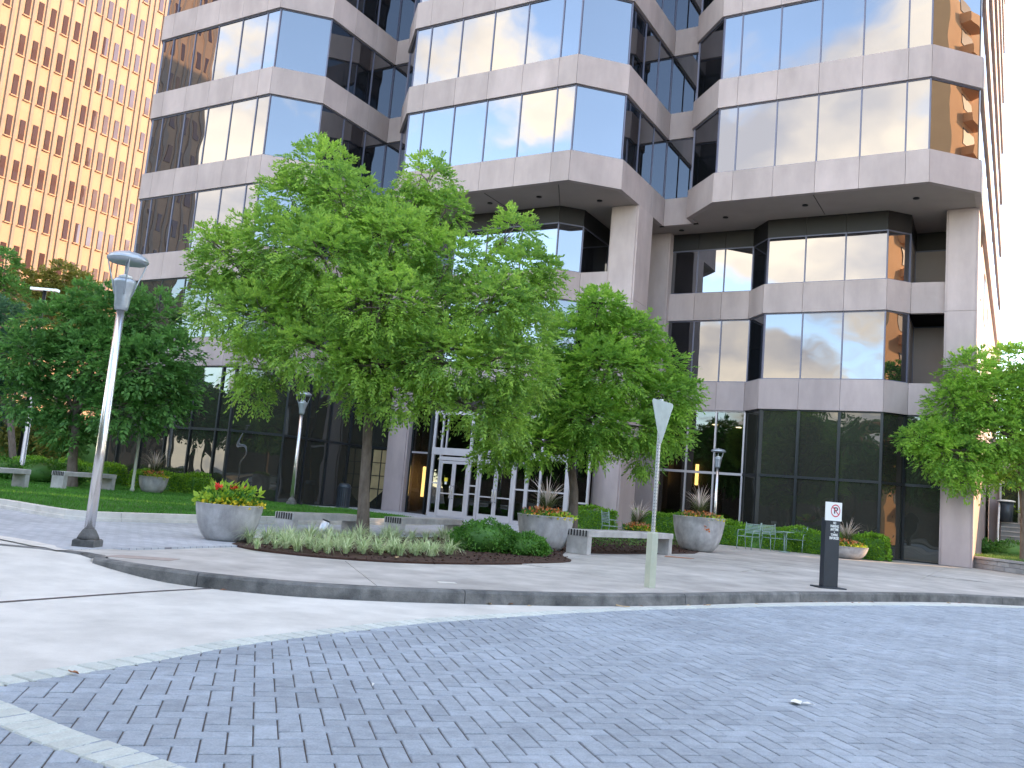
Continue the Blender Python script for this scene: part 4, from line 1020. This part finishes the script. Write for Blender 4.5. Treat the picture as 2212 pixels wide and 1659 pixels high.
bench('nearer of the two far concrete benches beyond the lawn', gr(135, 1056, .17), gr(248, 1060, .17), .55, .5, .17)
bench('farther concrete bench beyond the lawn at the left edge of the photo', gr(-60, 1050, .17), gr(62, 1054, .17), .55, .5, .17)

# ------------------------------------------------------------------ lamps
def street_lamp(label, p, H=4.2, lean=0.0):
    t = thing('street_lamp', label, 'street lamp', p, 0, 'silver post-top lamps')
    k = H/4.25
    mb = MB(); mb.box((0, 0, .055), (.30, .30, .11), bev=.02); mb.lathe([(.15, .11), (.13, .16), (.085, .24), (.07, .25)], 16); mb.build('base', MT['kerb'], t)
    MB().lathe([(.072, .12), (.068, 1.4), (.058, 3.42*k)], 20).build('pole', MT['polish'], t)
    MB().lathe([(.088, 3.40*k), (.10, 3.45*k), (.115, 3.62*k), (.15, 3.78*k), (.155, 3.80*k), (.155, 3.84*k), (.13, 3.86*k), (.06, 3.87*k)], 20).build('collar', MT['lamp'], t)
    MB().lathe([(.085, 3.87*k), (.10, 3.90*k), (.03, 3.93*k)], 16).build('lamp_ring', MT['signwhite'], t)
    for q in range(4):
        a = q*math.pi/2+.5; c, s_ = math.cos(a), math.sin(a)
        MB().tube([(c*.115, s_*.115, 3.62*k), (c*.165, s_*.165, 3.80*k), (c*.225, s_*.225, 3.98*k), (c*.262, s_*.262, 4.12*k), (c*.262, s_*.262, 4.14*k)], .011, 6).build('arm', MT['lamp'], t)
    MB().tube([(0, 0, 3.86*k), (0, 0, 4.14*k)], .016, 8).build('centre_rod', MT['lamp'], t)
    h = MB().lathe([(.05, 4.125*k), (.26, 4.105*k), (.285, 4.13*k), (.29, 4.15*k), (.262, 4.195*k), (.255, 4.20*k), (.20, 4.235*k), (.19, 4.24*k), (.10, 4.26*k), (.03, 4.265*k), (.02, 4.29*k), (.005, 4.295*k)], 32).build('hood', MT['lamp'], t)
    return t
street_lamp('tall silver street lamp on the sidewalk at the left kerb', gr(188, 1181), 4.25)
street_lamp('white lamp post on the lawn in front of the left bay', gr(629, 1090, .17), 4.1)
l3 = at(1541, 1175, 34.3); street_lamp('small lamp post behind the hedge left of the right bay', (l3.x, l3.y, 0), 3.65)
def post(label, p, H, r, m, tilt=(0, 0), cat='pole'):
    t = thing('lamp_pole', label, cat, p); MB().lathe([(r*1.5, 0), (r*1.4, .1), (r, .12), (r*.8, H)], 12).build('pole', MT[m], t); return t
post('thin pale pole standing on the lawn left of the far bowl planter', gr(285, 1062, .17), 3.35, .055, 'yellowsleeve')
p3 = post('dark pole among the trees at the far left of the lawn', gr(43, 1030, .2), 4.4, .1, 'galv')
fl = at(97, 628, 42); f_ = thing('floodlight_pole', 'dark twin headed light pole rising behind the left trees', 'light pole', (fl.x, fl.y, 0))
MB().lathe([(.1, 0), (.08, fl.z)], 10).build('pole', MT['bindark'], f_); MB().box((0, 0, fl.z+.05), (1.3, .3, .12)).build('lamp_head', MT['galv'], f_)

# bollard with parking sign
bo = thing('sign_bollard', 'dark square bollard carrying a white no parking sign and white words', 'bollard', gr(1789, 1270), rad(8))
MB().box((0, 0, .012), (.52, .40, .024), bev=.006).build('base_plate', MT['bollard'], bo)
MB().box((0, 0, .66), (.285, .16, 1.27)).build('post', MT['bollard'], bo)
MB().box((.0, -.086, 1.42), (.325, .02, .345)).build('sign_panel', MT['signwhite'], bo)
MB().box((.02, -.055, 1.42), (.305, .038, .33)).build('sign_back', MT['bollard'], bo)
sx, sz = .035, 1.435
ring = MB(); vs = []; fs = []; K = 40
for i in range(K):
    a = 2*math.pi*i/K
    for r in (.118, .098): vs.append((sx+math.cos(a)*r*.80, -.099, sz+math.sin(a)*r))
for i in range(K): fs.append((2*i, 2*((i+1) % K), 2*((i+1) % K)+1, 2*i+1))
ring.add(vs, fs); ring.build('prohibition_ring', MT['signred'], bo)
tm = text_mesh('P', .17, MT['signdark'], .001, .003); o = link('letter', tm, bo, (sx+.005, -.0975, sz)); o.rotation_euler = (rad(90), 0, 0)
sm_ = MB(); sm_.add([(sx-.062, -.1005, sz+.083), (sx-.070, -.1005, sz+.066), (sx+.062, -.1005, sz-.083), (sx+.070, -.1005, sz-.066)], [(0, 1, 2, 3)]); sm_.build('slash', MT['signred'], bo)
for txt, z, w_ in (('NO', 1.205, .055), ('PARKING', 1.145, .16), ('ANYTIME', 1.085, .16), ('•', 1.035, .04), ('TOWING', .985, .14), ('ENFORCED', .925, .185)):
    me = text_mesh(txt, .062, MT['signwhite'], .002, .002); xs_ = [v.co.x for v in me.vertices]; sc_ = w_/max(.01, max(xs_)-min(xs_))
    if txt == '•': sc_ = 1.0
    o = link('word', me, bo, (.035, -.083, z)); o.rotation_euler = (rad(90), 0, 0); o.scale = (sc_, 1.05, 1)

# triangular sign seen from behind on a perforated post in a sleeve
MT['plate'] = mat('dull_plate', (.30, .36, .38), .45, metal=.5, var=.12, vscale=8)
ys = thing('triangular_sign', 'bare metal back of a triangular road sign on a perforated post', 'sign', gr(1403, 1269), rad(52))
MB().lathe([(.085, 0), (.085, .82), (.07, .84)], 4, smooth=False).build('sleeve', MT['yellowsleeve'], ys, (0, 0, 0), rad(25))
pst = MB(); pst.box((0, 0, 1.86), (.045, .045, 2.1)); pst.build('post', MT['galv'], ys)
hol = MB().box((0, 0, 0), (.050, .012, .012)).mesh('punched_hole', MT['bindark']); hol2 = MB().box((0, 0, 0), (.012, .050, .012)).mesh('punched_hole', MT['bindark'])
for i in range(40): link('punched_hole', hol, ys, (0, 0, .88+i*.05)); link('punched_hole', hol2, ys, (0, 0, .88+i*.05))
def rounded_tri(w, h, r=.04, n=5):
    P = [Vector((0, 0)), Vector((w/2, h)), Vector((-w/2, h))]; out = []
    for i in range(3):
        p = P[i]; a = (P[i-1]-p).normalized(); b = (P[(i+1) % 3]-p).normalized(); bis = (a+b).normalized(); half = math.acos(max(-1, min(1, a.dot(b))))/2; c = p+bis*r/math.sin(half)
        a0 = math.atan2(*( (p+a*(r/math.tan(half))-c).yx)); a1 = math.atan2(*((p+b*(r/math.tan(half))-c).yx)); da = (a1-a0+math.pi) % (2*math.pi)-math.pi
        for k in range(n+1): t_ = a0+da*k/n; out.append((c.x+math.cos(t_)*r, c.y+math.sin(t_)*r))
    return out
rt_ = rounded_tri(.74, .72); pl_ = MB(); k = len(rt_)
pl_.add([(x, -.028, 2.16+z) for x, z in rt_]+[(x, -.031, 2.16+z) for x, z in rt_], [tuple(range(k)), tuple(reversed(range(k, 2*k)))]+[(j, (j+1) % k, k+(j+1) % k, k+j) for j in range(k)])
pl_.build('sign_plate', MT['plate'], ys)

# floodlight stub in the bed
up = thing('ground_floodlight', 'tilted pale cylinder floodlight standing in the bed behind the grasses', 'floodlight', gr(690, 1163))
mb = MB(); mb.tube([(0, 0, 0), (.02, .0, .12), (.10, .0, .36)], [.075, .085, .10], 16); mb.build('housing', MT['galv'], up)
MB().tube([(.10, 0, .361), (.105, 0, .375)], [.085, .085], 16).build('lens', MT['bindark'], up)
# litter bin by the wall
tb = thing('trash_can', 'slatted dark metal trash can by the glass wall left of the big trunk', 'trash can', W(-25.2, 29.4, 0))
MB().lathe([(.24, .05), (.24, .82)], 20).build('liner', MT['bindark'], tb)
for q in range(20):
    a = q*math.pi/10; MB().box((math.cos(a)*.27, math.sin(a)*.27, .46), (.03, .055, .80), a).build('slat', MT['bin'], tb)
MB().lathe([(.29, .86), (.30, .90), (.24, 1.02), (.14, 1.06), (.02, 1.07)], 20).build('hood', MT['bin'], tb); MB().lathe([(.29, .02), (.29, .07), (.2, .08)], 20).build('foot_ring', MT['bin'], tb)

# garden chairs before the hedge
def chair(label, p, rz):
    t = thing('metal_chair', label, 'chair', p, rz, 'green metal chairs by the hedge')
    for k in range(7): MB().box((0, .25, .58+k*.05), (.56, .012, .028)).build('back_slat', MT['chair'], t)
    for k in range(7): MB().box((0, -.24+k*.07, .45), (.56, .045, .012)).build('seat_slat', MT['chair'], t)
    for s in (-1, 1):
        MB().tube([(s*.29, .30, 0), (s*.29, .22, .45), (s*.29, .28, .95)], .014, 6).build('leg', MT['chair'], t)
        MB().tube([(s*.29, -.28, 0), (s*.29, -.24, .45), (s*.29, .22, .46)], .014, 6).build('leg', MT['chair'], t)
        MB().tube([(s*.30, .25, .66), (s*.31, -.2, .66), (s*.29, -.26, .45)], .013, 6).build('armrest', MT['chair'], t)
    return t
c0 = chair('leftmost green metal chair before the long hedge, with a clear slatted back', gr(1616, 1187), ANG-.3)
for (x, y, rz, lb) in ((1668, 1190, ANG+.9, 'middle green metal chair before the long hedge, turned sideways'), (1720, 1193, ANG-.1, 'green metal chair nearest the bollard, before the long hedge')):
    copy_thing(c0, gr(x, y), rz, lb)
tbq = thing('metal_table', 'small round green metal table between the chairs', 'table', gr(1694, 1193)); MB().lathe([(.32, .70), (.32, .72), (.02, .725)], 20).build('table_top', MT['chair'], tbq); MB().tube([(0, 0, 0), (0, 0, .7)], .02, 8).build('stem', MT['chair'], tbq)
MB().lathe([(.2, 0), (.2, .02), (.03, .04)], 16).build('foot', MT['chair'], tbq)
c4 = copy_thing(c0, at(1322, 1135, 29.0)*1.0, ANG+2.4, 'green metal chair standing behind the middle planter and front bench'); c4.location.z = 0

# retaining wall on the right with grass and shrubs
wa = gr(2018, 1214); wb = gr(2360, 1262); d = wb-wa; n_ = 14; RW = thing('retaining_wall', 'low grey stone block wall with coping holding the grass bank on the right', 'wall', wa, math.atan2(d.y, d.x)); LW = d.length
for c in range(2):
    for i in range(n_):
        o = MB().box((0, 0, 0), (LW/n_-.012, .25, .155), bev=.01).build('block', MT['yard'], RW, (LW/n_*(i+.5)+(c*.2 if i < n_-1 else 0), .14, .08+c*.165))
for i in range(7): MB().box((0, 0, 0), (LW/7-.01, .34, .08), bev=.012).build('coping_stone', MT['yard'], RW, (LW/7*(i+.5), .14, .375))
gbp = [wa+Vector((.2, .3, 0)), wb+Vector((0, .3, 0)), W(8, 45), W(2.2, 47), W(-.9, 46.8), W(-1.1, 39)]
bp_ = [(p.x, p.y) for p in gbp]; MB().prism(bp_, 0, .36); mbk = MB(); mbk.prism(bp_, -.02, .37); prop(mbk.build('grass_bank', MT['grassbase']), kind='structure')
prop(blades('grass', bp_, 60000, .36, .14, .012, MT['cover']), 'rough grass on the bank behind the stone wall', 'grass')
sh = leafball('low_shrub', 'wide low shrub on the bank in front of the steps', 'shrub', at(2180, 1190, 39)*1.0, [((0, 0, .25), (.9, .6, .5)), ((.9, .2, .2), (.7, .5, .4))], 3500, MT['shrub'], (.10, .05)); sh.location.z = .3
sh = leafball('low_shrub', 'small wispy shrub on the bank by the flank wall', 'shrub', at(2127, 1192, 40)*1.0, [((0, 0, .25), (.4, .4, .45))], 1200, MT['shrub'], (.10, .05)); sh.location.z = .3
leafball('low_shrub', 'bushy shrub behind the farthest left bench', 'shrub', gr(90, 1040, .2), [((0, 0, .3), (.9, .6, .5)), ((-1.6, 0, .3), (.9, .6, .45)), ((1.1, -.1, .3), (.6, .5, .4))], 5000, MT['shrub'], (.10, .05))

# ------------------------------------------------------------------ trees
def px_lobes(L, depth, pxm, dz=None):
    out = []
    rnd = random.Random(5)
    for i, l in enumerate(L):
        x, y, rx, ry = l[:4]; off_ = l[4] if len(l) > 4 else rnd.uniform(-1, 1)*.9*(rx/100)
        p = at(x, y, depth+off_); k = FPX/(depth+off_); out.append(((p.x, p.y, p.z), (rx/k, (rx+ry)/2/k*1.05, ry/k)))
    return out
mainL = [(690, 372, 78, 62, 0), (745, 440, 85, 75, -.3), (630, 440, 70, 70, .3), (590, 530, 90, 80, -.2), (500, 570, 80, 75, .4), (465, 650, 58, 65, .2), (455, 520, 35, 35, 0), (700, 560, 115, 95, -.9), (560, 690, 95, 75, -.6), (850, 520, 95, 80, -.7), (925, 390, 58, 52, .3), (960, 455, 50, 45, .1),
         (890, 450, 60, 50, .4), (970, 570, 80, 70, -.4), (1110, 505, 48, 50, .2), (1120, 590, 75, 70, 0), (1060, 660, 90, 75, -.9), (1150, 640, 55, 50, .2), (820, 660, 120, 90, -1.3), (680, 755, 110, 62, -1.0), (560, 790, 60, 50, -.2), (545, 850, 42, 28, 0), (610, 620, 70, 60, .9), (800, 790, 95, 60, -1.1), (850, 860, 65, 45, -1.0), (775, 850, 50, 35, -.7), (960, 770, 100, 75, -1.3), (1080, 790, 80, 65, -1.0), (1090, 870, 50, 48, -.9), (930, 850, 50, 40, -1.2), (1140, 720, 60, 55, -.5), (1100, 915, 42, 35, -1.0), (1030, 880, 60, 45, -1.2), (1150, 800, 45, 60, -.6), (880, 740, 90, 60, .8), (1185, 600, 28, 45, 0), (790, 500, 90, 80, 1.3), (900, 640, 110, 90, 1.5), (640, 660, 90, 80, 1.4), (1040, 720, 80, 60, 1.2)]
bt = gr(783, 1160); dpt = bt.y
ML = px_lobes(mainL, dpt, 0)
tree('big bright green tree whose trunk rises from the striped grasses', bt, [bt, at(787, 1050, dpt), at(793, 960, dpt), at(796, 880, dpt), at(790, 800, dpt)], ML, 17500, MT['leaf'], (.27, .100, .046), 9, tr=.125, group=None)
secL = [(1290, 672, 52, 50, 0), (1235, 740, 70, 60, .2), (1370, 730, 62, 55, 0), (1310, 800, 95, 70, -.5), (1420, 800, 60, 50, .2), (1440, 860, 58, 50, -.2), (1480, 845, 32, 30, 0), (1200, 850, 70, 60, -.4), (1090, 940, 68, 45, -.5), (1160, 960, 60, 40, -.8), (1270, 905, 80, 60, -.8), (1270, 965, 55, 32, -.8), (1370, 925, 75, 45, -.4), (1445, 930, 45, 42, 0), (1390, 985, 32, 32, 0), (1060, 985, 42, 22, -.3), (1330, 720, 60, 50, .6), (1240, 820, 70, 60, .9)]
b2 = Vector(at(1240, 1110, 24.0)); b2.z = 0; d2 = 24.0
tree('lower fresh green tree behind the middle planter, right of the big tree', b2, [b2, at(1240, 1060, d2), at(1234, 1010, d2), at(1238, 950, d2)], px_lobes(secL, d2, 0), 8500, MT['leaf2'], (.28, .115, .050), 9, tr=.13)
rL = [(2095, 800, 50, 45, 0), (2120, 855, 75, 55, 0), (2060, 880, 60, 50, 0), (2010, 945, 55, 32, 0), (1985, 950, 40, 22, 0), (2060, 985, 75, 42, -.4), (2080, 1030, 60, 28, -.3), (2150, 940, 70, 55, -.4), (2190, 780, 50, 40, .4), (2230, 850, 80, 70, 0), (2180, 1000, 60, 45, 0), (2260, 960, 80, 70, 0), (2170, 870, 60, 60, .6), (2290, 880, 90, 80, .5)]
b3 = Vector(at(2215, 1200, 31.0)); b3.z = .3
tree('bright green tree leaning into the right edge of the photo', b3, [b3, at(2214, 1110, 31), at(2208, 1040, 31), at(2200, 960, 31)], px_lobes(rL, 31.0, 0), 7500, MT['leaf2'], (.32, .14, .062), 8, tr=.15)
lL = [(200, 660, 60, 45), (130, 700, 70, 50), (260, 690, 70, 60), (330, 690, 60, 60), (380, 760, 50, 45), (390, 830, 45, 35), (310, 790, 80, 60), (210, 780, 80, 70), (120, 790, 80, 60), (80, 860, 60, 45), (180, 880, 80, 45), (270, 880, 70, 50), (350, 860, 60, 45), (60, 760, 50, 60), (240, 740, 70, 50), (150, 930, 50, 30)]
b4 = gr(154, 1050, .2)
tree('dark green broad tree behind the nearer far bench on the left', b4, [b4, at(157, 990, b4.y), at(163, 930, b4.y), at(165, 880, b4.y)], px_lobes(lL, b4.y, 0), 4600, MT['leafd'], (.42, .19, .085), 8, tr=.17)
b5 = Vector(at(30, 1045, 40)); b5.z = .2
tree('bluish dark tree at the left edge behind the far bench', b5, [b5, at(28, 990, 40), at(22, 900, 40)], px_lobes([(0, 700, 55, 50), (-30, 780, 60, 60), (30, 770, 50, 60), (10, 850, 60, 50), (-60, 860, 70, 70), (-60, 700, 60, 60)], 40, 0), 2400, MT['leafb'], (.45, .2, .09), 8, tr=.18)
b6 = Vector(at(40, 1040, 46)); b6.z = .2
tree('yellow green low tree under the dark canopy at the left edge', b6, [b6, at(42, 990, 46), at(45, 950, 46)], px_lobes([(30, 910, 60, 35), (90, 930, 50, 30), (-30, 900, 60, 40), (20, 960, 60, 30), (120, 975, 50, 28)], 46, 0), 1800, MT['leafy'], (.45, .2, .09), 8, tr=.15)
b7 = Vector(at(5, 1000, 52)); b7.z = 0
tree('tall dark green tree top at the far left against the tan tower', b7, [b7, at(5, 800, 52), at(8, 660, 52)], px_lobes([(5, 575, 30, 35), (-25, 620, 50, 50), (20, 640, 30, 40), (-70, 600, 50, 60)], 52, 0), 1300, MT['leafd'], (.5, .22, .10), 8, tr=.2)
b8 = Vector(at(125, 1000, 66)); b8.z = 0
tree('sunlit olive tree in front of the tan tower foot', b8, [b8, at(125, 800, 66), at(125, 680, 66)], px_lobes([(135, 600, 30, 35), (90, 620, 35, 35), (175, 620, 30, 32), (60, 650, 35, 40), (130, 660, 60, 45), (190, 670, 40, 40), (40, 600, 25, 28)], 66, 0), 2000, MT['leafy'], (.6, .26, .12), 8, tr=.25)
# dark understorey behind the far benches
leafball('background_shrub', 'dark shrubbery filling the gap under the left trees', 'shrub', (at(70, 1020, 48).x, at(70, 1020, 48).y, 0), [((-4, 0, 1.4), (3, 1.5, 1.8)), ((0, 0, 1.4), (3, 1.5, 1.9)), ((4, 0, 1.3), (2.6, 1.5, 1.6)), ((-8, 0, 1.4), (3, 1.5, 1.8))], 9000, MT['leafd'], (.3, .16))
# street trees behind the camera that the glass mirrors
gt = [((0, 0, 4.6), (2.3, 2.3, 1.7)), ((1.6, .4, 3.9), (1.6, 1.5, 1.2)), ((-1.5, -.3, 4.0), (1.7, 1.6, 1.2)), ((.3, 1.2, 5.8), (1.5, 1.4, 1.2))]
st0 = tree('street tree across the road behind the camera', (0, 0, 0), [(0, 0, 0), (0, 0, 1.2), (0, 0, 2.4), (.05, 0, 3.2)], gt, 1300, MT['leafd'], (.5, .24, .12), 7, group='street trees across the road', tr=.15)
st0.location = W(-44, -8, 0)
for i in range(30):
    u = -46+i*2.9; v = -9-3*math.sin(i*1.7)-(6 if i % 2 else 0)
    copy_thing(st0, W(u, v, 0), i*1.3, scale=(1.05+.15*(i % 3), 1.05+.15*(i % 3), .95+.12*(i % 4)+.25))
for i in range(9):
    copy_thing(st0, W(-58-2*(i % 2), -14+i*4.2, 0), i*2.1, scale=(1.4, 1.4, 1.25+.1*(i % 3)), label='street tree beyond the left end of the lawn')
RWB = thing('brick_block', 'long low brown office block across the road behind the camera', 'building', W(-60, -26, 0), ANG)
MB().box((55, -6, 5), (110, 12, 10)).build('wall', MT['bark'], RWB); MB().box((55, .02, 5), (104, .06, 2.4)).build('window_band', MT['dglass'], RWB)

# ------------------------------------------------------------------ litter and small marks
def flat_leaf(label, x, y, z, L, w, m, name='fallen_leaf'):
    p = gr(x, y, z); mb = MB(); r = random.Random(int(x)); pts = []
    k = 9
    top_ = [(math.cos(2*math.pi*i/k)*L*(.75+.25*r.random()), math.sin(2*math.pi*i/k)*w*(.6+.4*r.random()), .006+.018*r.random()) for i in range(k)]
    mb.add([(0, 0, .015)]+top_, [(0, i+1, (i+1) % k+1) for i in range(k)]); mb.add([(a, b, c-.004) for a, b, c in [(0, 0, .015)]+top_], [(0, (i+1) % k+1, i+1) for i in range(k)])
    prop(mb.build(name, MT[m], None, (p.x, p.y, z), r.uniform(0, 3)), label, 'litter' if name != 'fallen_leaf' else 'leaf')
flat_leaf('crumpled white paper cup lying on the pavers at lower right', 1722, 1520, RZ+.016, .085, .05, 'paper', 'crumpled_paper')
flat_leaf('torn white paper scrap beside the crumpled cup', 1746, 1524, RZ+.016, .06, .02, 'paper', 'paper_scrap')
flat_leaf('small white scrap on the pavers near the middle', 806, 1482, RZ+.016, .022, .012, 'paper', 'paper_scrap')
flat_leaf('dark red leaf in the gutter left of the kerb joint', 528, 1269, RZ, .12, .035, 'deadleaf')
flat_leaf('small brown leaf in the gutter below the striped grasses', 914, 1295, RZ, .07, .03, 'deadleaf')
flat_leaf('pale leaf in the gutter just right of the kerb joint', 1055, 1305, RZ, .06, .03, 'paleleaf')
flat_leaf('orange leaf in the gutter right of the pale leaf', 1100, 1306, RZ, .06, .03, 'deadleaf')
flat_leaf('tan leaf at the kerb foot left of the sign sleeve', 1345, 1311, RZ, .13, .03, 'paleleaf')
flat_leaf('orange leaf at the kerb foot right of the sign sleeve', 1530, 1309, RZ, .08, .03, 'paleleaf')
flat_leaf('curled tan leaf at the kerb foot under the bollard side', 1640, 1307, RZ, .09, .03, 'paleleaf')
flat_leaf('tan leaf at the kerb foot near the right edge', 2160, 1312, RZ, .12, .04, 'paleleaf')
flat_leaf('brown leaf lying on the light border pavers at left', 158, 1456, RZ+.02, .05, .02, 'deadleaf')
flat_leaf('pale leaf on the mulch edge below the big tree', 857, 1205, .03, .12, .05, 'paleleaf')
flat_leaf('pale leaf on the sidewalk by the left bowl planter', 632, 1184, .02, .14, .05, 'paleleaf')
rl = random.Random(3)
for i in range(22):
    s_ = rl.uniform(s_of_px(450), s_of_px(2200)); q = off(s_, -.03-abs(rl.gauss(0, .10))); mb = MB(); L_ = rl.uniform(.02, .05)
    mb.add([(-L_, 0, .004), (0, -L_*.4, .012), (L_, 0, .006), (0, L_*.4, .016)], [(0, 1, 2, 3)]); prop(mb.build('fallen_leaf', MT['deadleaf' if rl.random() < .6 else 'paleleaf'], None, (q.x, q.y, RZ), rl.uniform(0, 3)), 'small dry leaf caught in the gutter along the kerb', 'leaf', 'small dry leaves along the gutter')
pp = gr(965, 1259); MB().prism([(-.12, -.07), (.12, -.07), (.12, .07), (-.12, .07)], 0, .006).build('utility_cover', MT['whitekerb'], side, (pp.x, pp.y, .001), .3)
ra = gr(305, 1205); MB().prism([(-.45, -.2), (.4, -.12), (.45, .2), (-.3, .16)], 0, .004).build('rusty_patch', mat('pinkish_repair', (.36, .30, .27), .9, var=.12, vscale=8), side, (ra.x, ra.y, .001), .1)
rs = gr(1462, 1204); MB().prism([(-.35, -.1), (.3, -.14), (.5, .12), (-.2, .3)], 0, .004).build('orange_patch', MT['orangepatch'], side, (rs.x, rs.y, .001), .1)  # flat orange-brown patch laid on the paving
